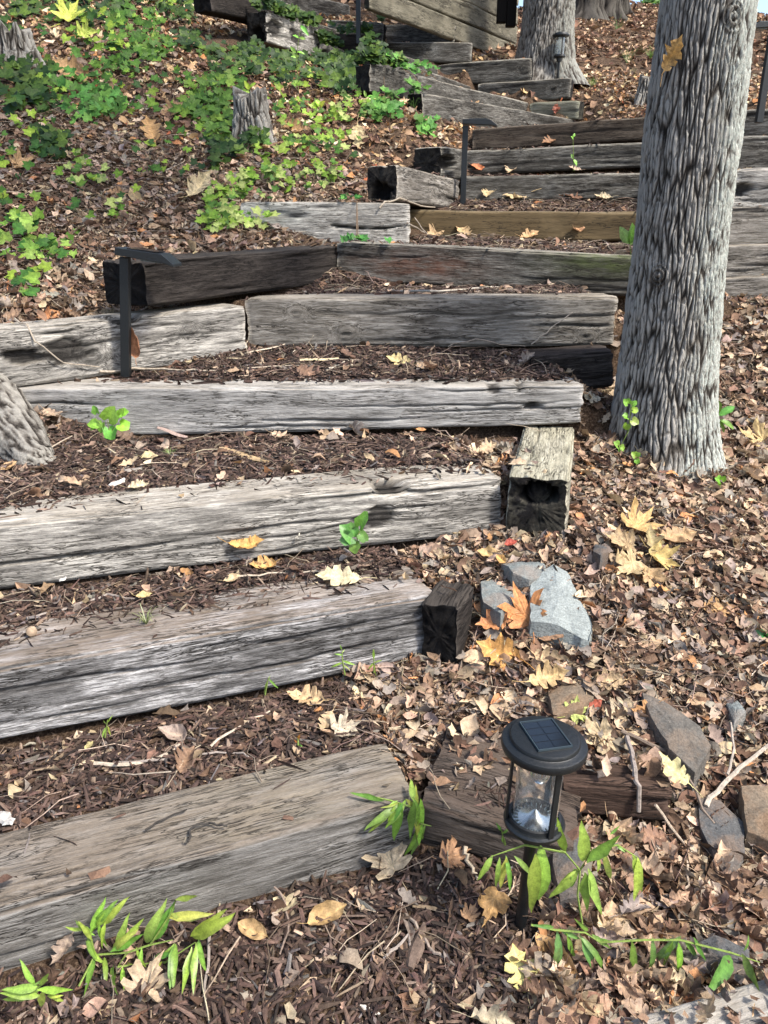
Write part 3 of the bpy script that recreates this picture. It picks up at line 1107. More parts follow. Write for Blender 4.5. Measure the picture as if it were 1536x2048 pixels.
def trunk_mesh(name, prof, n, zs, mat, fh=20, fv=2.0, depth=.016, seed=0, lich_lit_dir=(1, -.4), roots=0, rootamp=.1, cap=False, knots=()):
    """prof: list of (z, x, y, r); zs: heights"""
    prof = np.array(prof, float)
    zs = np.array(zs)
    cx = np.interp(zs, prof[:, 0], prof[:, 1])
    cy = np.interp(zs, prof[:, 0], prof[:, 2])
    r = np.interp(zs, prof[:, 0], prof[:, 3])
    A = np.linspace(0, 2 * np.pi, n, endpoint=False)
    Z, AA = np.meshgrid(zs, A, indexing='ij')
    R = np.repeat(r[:, None], n, 1)
    rref = np.median(prof[:, 3])
    ca, sa = np.cos(AA) * rref, np.sin(AA) * rref
    wx = (fbm(ca * 9 + seed, sa * 9, Z * 4.5, 3) - .5) * .035
    wz = (fbm(ca * 14, sa * 14 + seed, Z * 5, 2) - .5) * .5
    kd = 0
    for ka, kz, kr in knots:
        da = ((AA - ka + np.pi) % (2 * np.pi) - np.pi) * rref
        dz = Z - kz
        q = np.sqrt((da / kr) ** 2 + (dz / (kr * 1.1)) ** 2)
        kd = kd + np.exp(-q * q) * (1 + .6 * np.sin(q * 14))
        wx = wx + np.sign(da) * .05 * np.exp(-q * q)
    n1 = vn((ca + wx) * fh + seed, (sa + wx) * fh, (Z + wz) * fv)
    n2 = vn((ca + wx) * fh * 1.7 + 9, (sa - wx) * fh * 1.7 + seed, (Z + wz) * fv * 2.2)
    n3 = fbm(ca * 90, sa * 90 + seed, Z * 35, 3)
    v = np.minimum(sstep(.02, .34, np.abs(2 * n1 - 1)), .25 + .75 * sstep(.02, .34, np.abs(2 * n2 - 1)))
    cross = .45 + .55 * sstep(0, .16, np.abs(2 * vn(ca * 12 + 4, sa * 12, Z * 16 + seed) - 1))
    turns = AA / (2 * np.pi)
    nu1 = max(8, int(round(2 * np.pi * rref * fh * 1.25)))
    wu = (fbm(ca * 11 + seed, sa * 11, Z * 6, 3) - .5) * .010 / max(rref, .05) * .5 + (vn(ca * 60, sa * 60, Z * 18) - .5) * .004
    p1 = plates(turns + wu, Z + wz * .05, nu1, 8.5 / fh, int(seed) + 1)
    p2 = plates(turns + wu * 1.3 + .37, Z + wz * .05, int(nu1 * 1.7), 3.6 / fh, int(seed) + 5)
    v = np.minimum(np.minimum(sstep(-.02, .40, p1), .4 + .6 * sstep(.0, .34, p2)), .88 + .12 * sstep(.0, .3, np.abs(2 * n1 - 1)))
    flake = vn(ca * 150 + seed, sa * 150, Z * 55)
    bh = (.90 * v + .10 * sstep(.3, .6, fbm((ca + wx * .6) * fh * 1.3 + 31, (sa - wx * .6) * fh * 1.3, Z * fv * 1.6, 3))) * (.8 + .2 * cross) * (.65 + .35 * n3 + .35 * flake)
    bh = np.clip(bh, 0, 1)
    if len(knots):
        bh = np.clip(bh * (1 - np.clip(kd, 0, .8)) + np.clip(kd, 0, .8) * .6 * (.6 + .4 * np.cos(kd * 9)), 0, 1)
    low = (fbm(ca * 4 + seed, sa * 4, Z * 1.2, 2) - .5) * .05 * rref / .22
    fl = 0
    if roots:
        fl = (np.cos(AA * roots + seed) * .5 + .5 + .5 * np.cos(AA * (roots - 2) + 1)) * rootamp * np.exp(-(Z - zs[0]) / .22)
    RR = R + low + fl + (bh - .6) * depth + (np.clip(kd, 0, 1) * .02 if len(knots) else 0)
    V = np.stack([cx[:, None] + RR * np.cos(AA), cy[:, None] + RR * np.sin(AA), Z], -1).reshape(-1, 3)
    m = len(zs)
    i0 = np.arange(m - 1)[:, None] * n + np.arange(n)[None, :]
    i1 = np.arange(m - 1)[:, None] * n + (np.arange(n)[None, :] + 1) % n
    Fq = [np.stack([i0, i1, i1 + n, i0 + n], -1).reshape(-1, 4)]
    ld = np.array(lich_lit_dir) / np.hypot(*lich_lit_dir)
    li = np.clip(np.cos(AA) * ld[0] + np.sin(AA) * ld[1], 0, 1)  # one-sided mask: real lichen plus painted brightness of the sunlit side
    bhf = bh.ravel()
    lif = li.ravel()
    if cap:
        V = np.concatenate([V, [[cx[-1], cy[-1], zs[-1] - .03]]])
        ci = len(V) - 1
        top = (m - 1) * n + np.arange(n)
        Fq.append(np.stack([top, np.roll(top, -1), np.full(n, ci)], 1))
        bhf = np.append(bhf, .4)
        lif = np.append(lif, 0)
    return mesh_np(name, V, Fq, mat, {'bh': ('FLOAT', bhf), 'lich_lit': ('FLOAT', lif)})


# ---------- leaf templates
def subdiv(V, F, attrs):
    V = [np.array(v) for v in V]
    A = list(attrs)
    cache = {}

    def mid(i, j):
        k = (min(i, j), max(i, j))
        if k not in cache:
            cache[k] = len(V)
            V.append((V[i] + V[j]) / 2)
            A.append((A[i] + A[j]) / 2)
        return cache[k]
    out = []
    for a_, b_, c_ in F:
        ab, bc, ca_ = mid(a_, b_), mid(b_, c_), mid(c_, a_)
        out += [(a_, ab, ca_), (ab, b_, bc), (ca_, bc, c_), (ab, bc, ca_)]
    return np.array(V), np.array(out), np.array(A)


def refine(V, F, vein, sub, rs, amp, tips, stalk=True):
    for _ in range(sub):
        V, F, vein = subdiv(V, F, vein)
    o = rs.random(3) * 50
    if sub:
        x, y = V[:, 0], V[:, 1]
        vein = np.exp(-(y / .012) ** 2)
        for (bx_, by_), (tx_, ty_) in tips:
            d = np.array([tx_ - bx_, ty_ - by_])
            L = np.hypot(*d)
            if L < .03:
                continue
            d = d / L
            t_ = np.clip((x - bx_) * d[0] + (y - by_) * d[1], 0, L)
            q = np.hypot(x - bx_ - d[0] * t_, y - by_ - d[1] * t_)
            vein = np.maximum(vein, .8 * np.exp(-(q / .010) ** 2))
        V[:, 2] -= vein * .010
    V[:, 2] += (fbm(V[:, 0] * 5 + o[0], V[:, 1] * 5 + o[1], o[2], 3) - .5) * amp * 3.0
    V[:, 0] += (vn(V[:, 0] * 9 + o[1], V[:, 1] * 9, o[0]) - .5) * .035
    V[:, 1] += (vn(V[:, 0] * 9 + o[2], V[:, 1] * 9, o[1]) - .5) * .035
    if stalk:
        b = len(V)
        r = .009
        pts = [(0.02, 0, 0), (-.14, .01, .01), (-.28, .03, .0)]
        add = []
        for j, p in enumerate(pts):
            for q in range(3):
                a_ = 2.094 * q
                add.append((p[0], p[1] + r * math.cos(a_), p[2] + r * math.sin(a_)))
        V = np.concatenate([V, add])
        vein = np.concatenate([vein, np.ones(9)])
        Fs_ = []
        for j in range(2):
            for q in range(3):
                i0, i1 = b + 3 * j + q, b + 3 * j + (q + 1) % 3
                Fs_ += [(i0, i1, i1 + 3), (i0, i1 + 3, i0 + 3)]
        F = np.concatenate([F, Fs_])
    return V, F, vein


def strip_leaf(half, fold=.15, curl=0., cross=0., twist=0., seed=0, wr=.02, sub=0, stalk=False):
    rs = np.random.default_rng(seed)
    V, Fc = [], []
    k = len(half)
    vein = []
    lob = max(w for _, w in half) > .23 and k > 6
    sc = [rs.uniform(.78, 1.12), rs.uniform(.78, 1.12)]
    tips = []
    for i, (x, w) in enumerate(half):
        tip = lob and 0 < i < k - 1 and w > half[i - 1][1] and w > half[i + 1][1]
        V.append((x, 0, 0))
        vein.append(1)
        for sd_, g in ((0, 1), (1, -1)):
            ww = w * sc[sd_] * (1 + (.28 if tip else .15) * (rs.random() - .5) * 2)
            xx = x + ((.055 if tip else 0) + (rs.random() - .5) * .03) * (1 if 0 < i < k - 1 else 0)
            V.append((xx, g * ww, fold * ww))
            vein.append(0)
            if tip:
                tips.append(((x - .09, 0), (xx, g * ww)))
    for i in range(k - 1):
        a, b = 3 * i, 3 * i + 3
        Fc += [(a, b, b + 1), (a, b + 1, a + 1), (a, a + 2, b + 2), (a, b + 2, b)]
    V, Fc, vein = refine(np.array(V, float), np.array(Fc), np.array(vein, float), sub, rs, wr, tips, stalk)
    return bend(V, curl, cross, twist, 0, rs), Fc, vein


def polar_leaf(pol, fold=.1, curl=0., cross=0., twist=0., seed=0, wr=.02, ox=.35, sub=0, stalk=False):
    rs = np.random.default_rng(seed)
    full = pol + [(-a, r) for a, r in reversed(pol) if 0 < a < 180]
    V = [(0, 0, 0)]
    vein = [1]
    k = len(full)
    jr = [(1 + .26 * (rs.random() - .5)) for _ in full]
    ja = [(rs.random() - .5) * 9 if 0 < abs(a) < 180 else 0 for a, _ in full]
    tips = []
    for s in (.5, 1.0):
        for i, (a, r) in enumerate(full):
            a_ = math.radians(a + ja[i])
            rr = r * jr[i] * s
            lobe = r > .38
            V.append((rr * math.cos(a_) + ox, rr * math.sin(a_), fold * abs(math.sin(a_)) * rr - (0 if lobe else .02)))
            vein.append(0)
            if s == 1 and lobe and r > full[i - 1][1] and r > full[(i + 1) % k][1]:
                tips.append(((ox, 0), (V[-1][0], V[-1][1])))
    V[0] = (ox, 0, 0)
    Fc = []
    for i in range(k):
        j = (i + 1) % k
        Fc += [(0, 1 + i, 1 + j), (1 + i, 1 + k + i, 1 + k + j), (1 + i, 1 + k + j, 1 + j)]
    V, Fc, vein = refine(np.array(V, float), np.array(Fc), np.array(vein, float), sub, rs, wr, tips, stalk)
    return bend(V, curl, cross, twist, 0, rs), Fc, vein


def bend(V, curl, cross, twist, wr, rs):
    V = V.copy()
    V[:, 0] -= .5
    V[:, 2] += (rs.random(len(V)) - .5) * wr
    if abs(cross) > 1e-3:
        y = V[:, 1]
        V[:, 2] += (1 - np.cos(y * cross * 2)) / (2 * cross) * 1.0
        V[:, 1] = np.sin(y * cross * 2) / (2 * cross) if abs(cross) > .01 else y
    if abs(curl) > 1e-3:
        x = V[:, 0]
        z = V[:, 2].copy()
        V[:, 0] = np.sin(x * curl) * (1 / curl - z)
        V[:, 2] = 1 / curl - np.cos(x * curl) * (1 / curl - z)
    if twist:
        a = twist * V[:, 0]
        y, z = V[:, 1].copy(), V[:, 2].copy()
        V[:, 1] = y * np.cos(a) - z * np.sin(a)
        V[:, 2] = y * np.sin(a) + z * np.cos(a)
    return V


OAK = [(0, .004), (.12, .02), (.17, .15), (.21, .17), (.27, .08), (.33, .25), (.38, .28), (.45, .12), (.53, .31), (.59, .33), (.66, .13), (.75, .21), (.80, .20), (.86, .09), (1, .004)]
OAKS = [(0, .01), (.15, .05), (.25, .19), (.38, .12), (.55, .26), (.68, .13), (.82, .16), (1, .01)]
OVAL = [(0, .01), (.15, .12), (.35, .22), (.6, .22), (.82, .13), (1, .0)]
OVALW = [(0, .01), (.1, .16), (.25, .28), (.45, .33), (.65, .29), (.83, .17), (1, .0)]
LANCE = [(0, .006), (.08, .04), (.25, .085), (.45, .095), (.65, .075), (.85, .035), (1, 0)]
MAPLE = [(0, .62), (10, .40), (18, .44), (27, .26), (38, .46), (50, .60), (60, .36), (72, .40), (84, .22), (98, .36), (112, .42), (125, .26), (150, .18), (180, .10)]
MAPLES = [(0, .6), (22, .28), (48, .56), (76, .24), (108, .42), (140, .2), (180, .1)]
IVY = [(0, .60), (22, .38), (36, .33), (58, .50), (76, .34), (98, .36), (126, .42), (150, .32), (180, .12)]
HEART = [(0, .52), (25, .46), (55, .45), (90, .44), (125, .43), (155, .34), (180, .14)]


def templates(kind, n, amp=1., seed=0, sub=0, stalk=False):
    out = []
    rs = np.random.default_rng(seed)
    for i in range(n):
        cu = (rs.random() - .35) * 2.4 * amp
        cr = (rs.random() - .35) * 2.6 * amp
        tw = (rs.random() - .5) * 2.4 * amp
        fo = (rs.random() - .2) * .6
        s = int(rs.integers(1e6))
        if isinstance(kind[0], str):
            kd = kind[i % len(kind)]
        else:
            kd = kind
        d = {'OAK': OAK, 'OAKS': OAKS, 'OVAL': OVAL, 'OVALW': OVALW, 'LANCE': LANCE}.get(kd)
        if d is not None:
            if i % 4 == 1 and amp > 1.4:
                cr = 5.5 + rs.random() * 3
            out.append(strip_leaf(d, fo, cu, cr, tw, s, .05 * amp, sub, stalk))
        else:
            d = {'MAPLE': MAPLE, 'MAPLES': MAPLES, 'IVY': IVY, 'HEART': HEART}[kd]
            out.append(polar_leaf(d, fo * .6, cu, cr, tw, s, .05 * amp, .35, sub, stalk))
    return out


def rotmats(N, yaw, tilt):
    """frames: local z close to N tilted, x turned by yaw"""
    n = len(yaw)
    ta = rng.random(n) * 2 * np.pi
    up = N + np.stack([np.cos(ta) * np.tan(tilt), np.sin(ta) * np.tan(tilt), np.zeros(n)], 1)
    up /= np.linalg.norm(up, axis=1, keepdims=True)
    xx = np.stack([np.cos(yaw), np.sin(yaw), np.zeros(n)], 1)
    xx = xx - (xx * up).sum(1, keepdims=True) * up
    xx /= np.linalg.norm(xx, axis=1, keepdims=True)
    yy = np.cross(up, xx)
    return np.stack([xx, yy, up], 2)  # columns


def joined(name, tmpl, P, R, S, C, mat, label=None, cat=None, parent=None, kind='stuff', smooth=True, aniso=None):
    Vs, Fs, Cs = [], [], []
    nb = 0
    which = rng.integers(0, len(tmpl), len(P))
    for k, tp in enumerate(tmpl):
        V, Fc = tp[0], tp[1]
        idx = np.nonzero(which == k)[0]
        if not len(idx):
            continue
        Vl = V[None] * (S[idx, None, None] if S.ndim == 1 else S[idx][:, None, :])
        W = np.einsum('nij,nvj->nvi', R[idx], Vl) + P[idx, None, :]
        nv = len(V)
        Fk = Fc[None] + (np.arange(len(idx)) * nv)[:, None, None] + nb
        Vs.append(W.reshape(-1, 3))
        Fs.append(Fk.reshape(-1, Fc.shape[1]))
        Cs.append(np.repeat(C[idx], nv, 0))
        nb += nv * len(idx)
    Cc = np.concatenate(Cs)
    Cc = np.concatenate([Cc, np.ones((len(Cc), 1))], 1)
    me = mesh_np(name, np.concatenate(Vs), Fs, mat, {'col': ('FLOAT_COLOR', Cc)}, smooth=smooth)
    return link(name, me, parent, label, cat, kind=kind)


def leaf_mesh(name, tp, mat):
    return mesh_np(name, tp[0], [tp[1]], mat, {'vein': ('FLOAT', tp[2])})


def tree(name, prof, n, zs, mat, label, crown_z, crown_r, nleaf, seed, group=None, **kw):
    rs = np.random.default_rng(seed)
    root = empty(name, (prof[0][1], prof[0][2], prof[0][0]), label, 'tree', group)
    ox, oy, oz = prof[0][1], prof[0][2], prof[0][0]
    prof = [(z - oz, x - ox, y - oy, r) for z, x, y, r in prof]
    zs = np.array(zs) - oz
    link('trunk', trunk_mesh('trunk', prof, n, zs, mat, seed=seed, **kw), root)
    tx, ty = prof[-1][1], prof[-1][2]
    ends = []
    for i in range(9):
        a = i * 2.4 + seed
        z0 = prof[-1][0] * (.62 + .36 * i / 9)
        e = Vector((tx + math.cos(a) * crown_r * .75, ty + math.sin(a) * crown_r * .75, crown_z - oz + (rs.random() - .4) * 1.6))
        s = Vector((tx, ty, z0))
        mid = s.lerp(e, .5) + Vector((0, 0, .5))
        mb = MB().tube([s, s.lerp(mid, .5) + Vector((0, 0, .1)), mid, mid.lerp(e, .5) + Vector((0, 0, .15)), e], [.07, .06, .045, .03, .012], 7)
        link('limb', mb.mesh('limb', mat, True), root)
        ends += [e, mid, mid.lerp(e, .5)]
    # crown: leaf clumps round the limbs
    cl = []
    for e in ends:
        for q in range(5):
            cl.append(np.array(e) + rs.normal(0, .55, 3) * np.array([1, 1, .6]))
    cl = np.array(cl)
    ci = rs.integers(0, len(cl), nleaf)
    P = cl[ci] + rs.normal(0, .26, (nleaf, 3))
    N = rs.normal(0, .6, (nleaf, 3)) + np.array([0, 0, 1])
    N /= np.linalg.norm(N, axis=1, keepdims=True)
    R = rotmats(N, rs.random(nleaf) * 6.28, rs.random(nleaf) * .8)
    S = .13 + rs.random(nleaf) * .09
    g = rs.random((nleaf, 1))
    C = np.array([.045, .095, .018]) * (1 - g) + np.array([.09, .14, .03]) * g
    joined('crown', templates(['OAKS', 'OAKS'], 4, .5, seed), P, R, S, C, M_CROWN, parent=root)
    return root


bx, by = 1.385, 3.72
zb = height(np.array([bx]), np.array([by]))[0]
print('near tree base z rel', zb - CAMZ)
zs1 = axis([(.42, 2.75, .006), (2.75, 7.4, .08)])
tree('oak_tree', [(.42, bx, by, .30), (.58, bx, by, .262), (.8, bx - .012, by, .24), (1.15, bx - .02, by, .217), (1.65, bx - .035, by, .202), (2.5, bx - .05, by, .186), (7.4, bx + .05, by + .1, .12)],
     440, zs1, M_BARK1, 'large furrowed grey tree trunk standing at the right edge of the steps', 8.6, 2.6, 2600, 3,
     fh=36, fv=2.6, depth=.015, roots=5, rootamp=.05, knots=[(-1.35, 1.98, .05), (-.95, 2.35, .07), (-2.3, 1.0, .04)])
c2x, c2y = UY(1088, 170, 11.35)[:2]
z2 = height(np.array([c2x]), np.array([c2y]))[0] - .12
tree('oak_tree', [(z2, c2x + .03, c2y, .50), (z2 + .3, c2x, c2y, .37), (z2 + .7, c2x, c2y, .325), (z2 + 1.5, c2x, c2y, .30), (9, c2x, c2y, .18)], 200, axis([(z2, z2 + 1.7, .02), (z2 + 1.7, 9, .15)]), M_BARK2,
     'second tree with flared base, a small lantern at its foot', 9.6, 3.0, 2600, 11, fh=30, fv=3.2, depth=.03, roots=5, rootamp=.12)
c3 = UY(752, 42, 13.2)
tree('oak_tree', [(c3[2] - .5, c3[0], c3[1], .21), (c3[2] + 1, c3[0], c3[1], .18), (9, c3[0], c3[1], .1)], 90, axis([(c3[2] - .5, c3[2] + 1, .03), (c3[2] + 1, 9, .2)]), M_BARK1,
     'slim pale trunk behind the far bracket lamp', 9.5, 2.2, 1200, 21, fh=20, fv=2, depth=.02)
for i, (px, w, Y) in enumerate([(1172, 44, 19), (1208, 40, 19.4), (1236, 22, 20.5)]):
    p = UY(px, 40, Y)
    zz = height(np.array([p[0]]), np.array([p[1]]))[0] - .15
    r = w / F * Y * .5
    tree('oak_tree', [(zz, p[0], p[1], r * 1.7), (zz + .35, p[0], p[1], r * 1.15), (zz + 2, p[0], p[1], r), (10, p[0], p[1], r * .6)], 60, axis([(zz, zz + 1.4, .06), (zz + 1.4, 10, .3)]), M_BARK3,
         ['left and thickest of the dark trunks on the hill crest', 'middle of the dark trunks on the hill crest', 'thin rightmost dark trunk on the hill crest'][i], 10.5, 2.4, 1500, 31 + i,
         group='dark trunks on the hill crest', fh=9, fv=1.2, depth=.05, roots=5, rootamp=.2)


def stump(px, py, r, h, label, mat, lean=(0, 0), roots=5, fh=20):
    p = hit(px, py, True)
    root_z = p[2] - .12
    pr = [(0, 0, 0, r * 1.25), (h * .4, lean[0] * .4, lean[1] * .4, r * 1.0), (h + .12, lean[0], lean[1], r * .85)]
    me = trunk_mesh('tree_stump', pr, 120, np.linspace(0, h + .12, 50), mat, fh=fh, fv=2.2, depth=.03, roots=roots, rootamp=r * .35, seed=px * .01, cap=True)
    # ragged top
    co = np.empty(len(me.vertices) * 3, np.float32)
    me.vertices.foreach_get('co', co)
    co = co.reshape(-1, 3)
    m = sstep(h * .5, h, co[:, 2])
    co[:, 2] -= m * fbm(co[:, 0] * 22, co[:, 1] * 22, 0, 3) * h * .6
    me.vertices.foreach_set('co', co.ravel())
    me.update()
    return link('tree_stump', me, None, label, 'tree stump', loc=(p[0], p[1], root_z))


stump(505, 275, .14, .42, 'small grey rotting stump with lime leaves over it on the ivy bank', M_STUMP)
stump(30, 128, .19, .32, 'brown crumbling stump at the top left edge of the bank', M_STUMP)
stump(1292, 205, .12, .36, 'grey stump just left of the near trunk on the far slope', M_STUMP)


def root_log(pts, rads, label, mat, name='tree_root', cat='root'):
    """lying root as displaced tube"""
    pts = np.array(pts)
    n, m = 64, 90
    tt = np.linspace(0, 1, m)
    k = np.linspace(0, 1, len(pts))
    C = np.stack([np.interp(tt, k, pts[:, i]) for i in range(3)], 1)
    R = np.interp(tt, k, rads)
    tg = np.gradient(C, axis=0)
    tg /= np.linalg.norm(tg, axis=1, keepdims=True)
    a = np.cross(tg, [0, 0, 1.])
    a /= np.linalg.norm(a, axis=1, keepdims=True)
    b = np.cross(a, tg)
    A = np.linspace(0, 2 * np.pi, n, endpoint=False)
    ca, sa = np.cos(A)[None] * .2, np.sin(A)[None] * .2
    q = vn(ca * 52 + fbm(ca * 9, sa * 9, tt[:, None] * 7, 3) * 5, sa * 52, tt[:, None] * 12)
    q2 = fbm(ca * 60, sa * 60, tt[:, None] * 60, 3)
    bh = sstep(0, .35, np.abs(2 * q - 1)) * (.5 + q2)
    low = fbm(ca * 5 + 3, sa * 5, tt[:, None] * 4, 3) - .5
    RR = R[:, None] * (1 + low * .5) + (bh - .5) * .009
    V = C[:, None] + a[:, None] * (RR * np.cos(A))[..., None] + b[:, None] * (RR * np.sin(A))[..., None]
    i0 = np.arange(m - 1)[:, None] * n + np.arange(n)[None]
    i1 = np.arange(m - 1)[:, None] * n + (np.arange(n)[None] + 1) % n
    Fq = np.stack([i0, i1, i1 + n, i0 + n], -1).reshape(-1, 4)
    V = V.reshape(-1, 3)
    org = V.mean(0)
    me = mesh_np(name, V - org, [Fq], mat, {'bh': ('FLOAT', bh.ravel() * .6 + .05), 'lich_lit': ('FLOAT', np.zeros(len(V)))})
    return link(name, me, None, label, cat, loc=tuple(org))


p0, p1, p2 = hit(-120, 800), hit(-10, 850), hit(95, 925)
root_log([p0 + [-.1, .05, .14], p1 + [0, 0, .06], p2 + [-.05, 0, -.01], p2 + [.06, -.03, -.06]], [.17, .15, .09, .03], 'pale grey tree root at the left edge below the long silver step', M_STUMP)
p0, p2 = hit(1180, 770), hit(1248, 800)

# ------------------------------------------------------------------ stones
MR = {
    'pale': rock_mat('stone_pale', (.14, .155, .15), (.29, .315, .30)),
    'grey': rock_mat('stone_grey', (.10, .115, .112), (.22, .24, .23), (.2, .1, .05), .3),
    'dark': rock_mat('stone_dark', (.05, .046, .04), (.14, .128, .112), (.17, .115, .075), .4),
    'slate': rock_mat('stone_slate', (.04, .041, .042), (.11, .11, .108), (.16, .10, .06), .5),
    'brown': rock_mat('stone_brown', (.08, .062, .045), (.20, .155, .11), (.20, .115, .06), .5),
}


def slab(outline, zoff, thick, mat, label, tilt=0., seed=0, dome=.004):
    """outline traced on the ground plane; becomes a real slab with its own thickness"""
    rs = np.random.default_rng(seed)
    cxp = np.mean([p[0] for p in outline])
    cyp = np.mean([p[1] for p in outline])
    c = hit(cxp, cyp, True)
    zt = c[2] - CAMZ + zoff
    W = []
    for px, py in outline:
        # slightly tilted plane through the centre
        p = UZ(px, py, zt)
        for _ in range(6):
            p = UZ(px, py, zt + tilt * (p[1] - c[1]))
        W.append(p)
    W = np.array(W)
    # resample with jagged edge
    pts = []
    k = len(W)
    for i in range(k):
        a, b = W[i], W[(i + 1) % k]
        L = np.linalg.norm(b - a)
        q = max(1, int(L / .025))
        for j in range(q):
            pts.append(a + (b - a) * j / q + (rs.random(3) - .5) * .007 * [1, 1, .4])
    pts = np.array(pts)
    n = len(pts)
    cc = pts.mean(0)
    V = []
    rings = [(1.0, -thick), (1.03, -thick * .5), (1.0, -.004), (.985, .0), (.8, .0), (.55, 0), (.3, 0)]
    facets = [(rs.normal(0, .16, 2), rs.random() * .012) for _ in range(5)]
    for q, dz in rings:
        P = cc + (pts - cc) * [q, q, 1] if q > 1 else cc + (pts - cc) * q
        P = P.copy()
        P[:, 2] += dz + dome * (1 - min(q, 1) ** 2)
        rel = P[:, :2] - cc[:2]
        fz = np.min([rel @ g + h_ for g, h_ in facets], axis=0)
        P[:, 2] += fz * (1 if q < 1 else .8) + (fbm(P[:, 0] * 30 + seed, P[:, 1] * 30, 0, 2) - .5) * .008
        V.append(P)
    V = np.concatenate(V)
    Fq = []
    for r in range(len(rings) - 1):
        j = np.arange(n)
        k2 = (j + 1) % n
        Fq.append(np.stack([r * n + j, r * n + k2, (r + 1) * n + k2, (r + 1) * n + j], 1))
    V = np.concatenate([V, [V[-n:].mean(0)]])
    last = (len(rings) - 1) * n + np.arange(n)
    tr = np.stack([last, np.roll(last, -1), np.full(n, len(V) - 1)], 1)
    area = 0
    for i in range(n):
        a, b = pts[i], pts[(i + 1) % n]
        area += a[0] * b[1] - b[0] * a[1]
    fl = [f if area > 0 else f[:, ::-1] for f in Fq + [tr]]
    me = mesh_np('stone', V - cc, fl, MR[mat], smooth=False)
    return link('stone', me, None, label, 'stone', 'stones in the leaf litter beside the steps', loc=tuple(cc))


slab([(1062, 1160), (1106, 1130), (1135, 1145), (1160, 1190), (1188, 1228), (1180, 1258), (1120, 1240), (1062, 1232)], .045, .14, 'pale', 'largest pale grey stone in the litter right of the second step', tilt=.25, seed=1)
slab([(962, 1160), (985, 1146), (1010, 1152), (1030, 1180), (1028, 1205), (1000, 1232), (965, 1205)], .04, .1, 'grey', 'blue grey stone between the black stub and the largest pale stone', tilt=.2, seed=2)
slab([(1005, 1120), (1035, 1106), (1085, 1118), (1096, 1140), (1060, 1156), (1025, 1148)], .035, .08, 'grey', 'flat stone half buried behind the pale stones under a red leaf', tilt=.1, seed=3)
slab([(1095, 1385), (1130, 1362), (1180, 1360), (1192, 1382), (1165, 1415), (1110, 1425)], .03, .09, 'brown', 'rusty brown rounded stone half covered by leaves behind the lantern', tilt=.15, seed=4)
slab([(1284, 1378), (1330, 1395), (1400, 1445), (1424, 1480), (1390, 1538), (1340, 1500), (1300, 1430)], .07, .16, 'dark', 'large angular dark slab tilted in the leaves at the right', tilt=.35, seed=5)
slab([(1397, 1600), (1440, 1598), (1488, 1640), (1490, 1700), (1462, 1762), (1430, 1720), (1400, 1660)], .05, .12, 'slate', 'flat slate with orange stain standing near the right edge', tilt=.3, seed=6)
slab([(1482, 1575), (1560, 1560), (1600, 1640), (1560, 1690), (1495, 1655)], .07, .14, 'brown', 'brown stone cut by the right edge of the picture', tilt=.3, seed=7)
slab([(1365, 1890), (1430, 1868), (1500, 1895), (1505, 1945), (1440, 1950), (1370, 1930)], .045, .1, 'slate', 'dark flat stone under the lowest right shoots', tilt=.15, seed=8)
slab([(1190, 1085), (1212, 1082), (1216, 1105), (1200, 1118), (1186, 1105)], .03, .06, 'slate', 'small dark stone left of the tan leaf pile', seed=9)
slab([(1130, 1655), (1160, 1662), (1166, 1720), (1160, 1790), (1120, 1790), (1105, 1700)], .10, .2, 'slate', 'dark rounded stone right behind the lantern stake', tilt=.3, seed=12)
slab([(1452, 1405), (1475, 1400), (1490, 1425), (1470, 1440)], .03, .06, 'grey', 'small grey stone beside the large angular slab', seed=13)
slab([(1152, 190), (1200, 185), (1255, 205), (1250, 216), (1180, 208)], .16, .14, 'brown', 'upper flat brown stone beside the second tree', seed=10)
slab([(1160, 222), (1210, 216), (1290, 222), (1300, 236), (1165, 238)], .10, .12, 'slate', 'lower flat grey stone beside the second tree', seed=11)

# ------------------------------------------------------------------ leaf litter and mulch
def frustum_pts(n, y0, y1, marg=1.18):
    """random ground points in the part of the place near the view, evenly spread"""
    y = np.sqrt(rng.random(n) * (y1 ** 2 - y0 ** 2) + y0 ** 2)
    x = (rng.random(n) * 2 - 1) * (y * .56 * marg + .42)
    return x, y


def mulch_mask(x, y):
    m = np.zeros(x.shape)
    for k, (key, dep, lf, rt) in enumerate([('A', 1.0, 2, 0), ('B', .95, 2, .0), ('C', .9, 2, 0), ('D', 1.1, .3, -.05), ('E', 1.1, -.1, 0), ('F', 1.2, 0, .1), ('G', .85, 0, .1), ('H', .6, 0, .1),
                                           ('I', .5, 0, .1)]):
        tt = KEY[key]
        a, d, n, u, L = tie_frame(tt)
        s = (x - a[0]) * n[0] + (y - a[1]) * n[1]
        t_ = (x - a[0]) * d[0] + (y - a[1]) * d[1]
        wob = (fbm(x * 4, y * 4, 2, 3) - .5) * .3
        m = np.maximum(m, ((s > tt['w'] * .35) & (s < dep + tt['w']) & (t_ > -lf) & (t_ < L + rt + wob)) * 1.0)
    for key in ('EL', 'DK', 'GL'):
        a, d, n, u, L = tie_frame(KEY[key])
        s = (x - a[0]) * n[0] + (y - a[1]) * n[1]
        t_ = (x - a[0]) * d[0] + (y - a[1]) * d[1]
        m = np.where((s > .1) & (t_ > -1.5) & (t_ < L), 0, m)
    # foreground
    a, d, n, u, L = tie_frame(KEY['A'])
    s = (x - a[0]) * n[0] + (y - a[1]) * n[1]
    wob = (fbm(x * 3, y * 3, 5, 3) - .5) * .4
    m = np.maximum(m, ((s < .02) & (x < .30 + wob)) * 1.0)
    return m


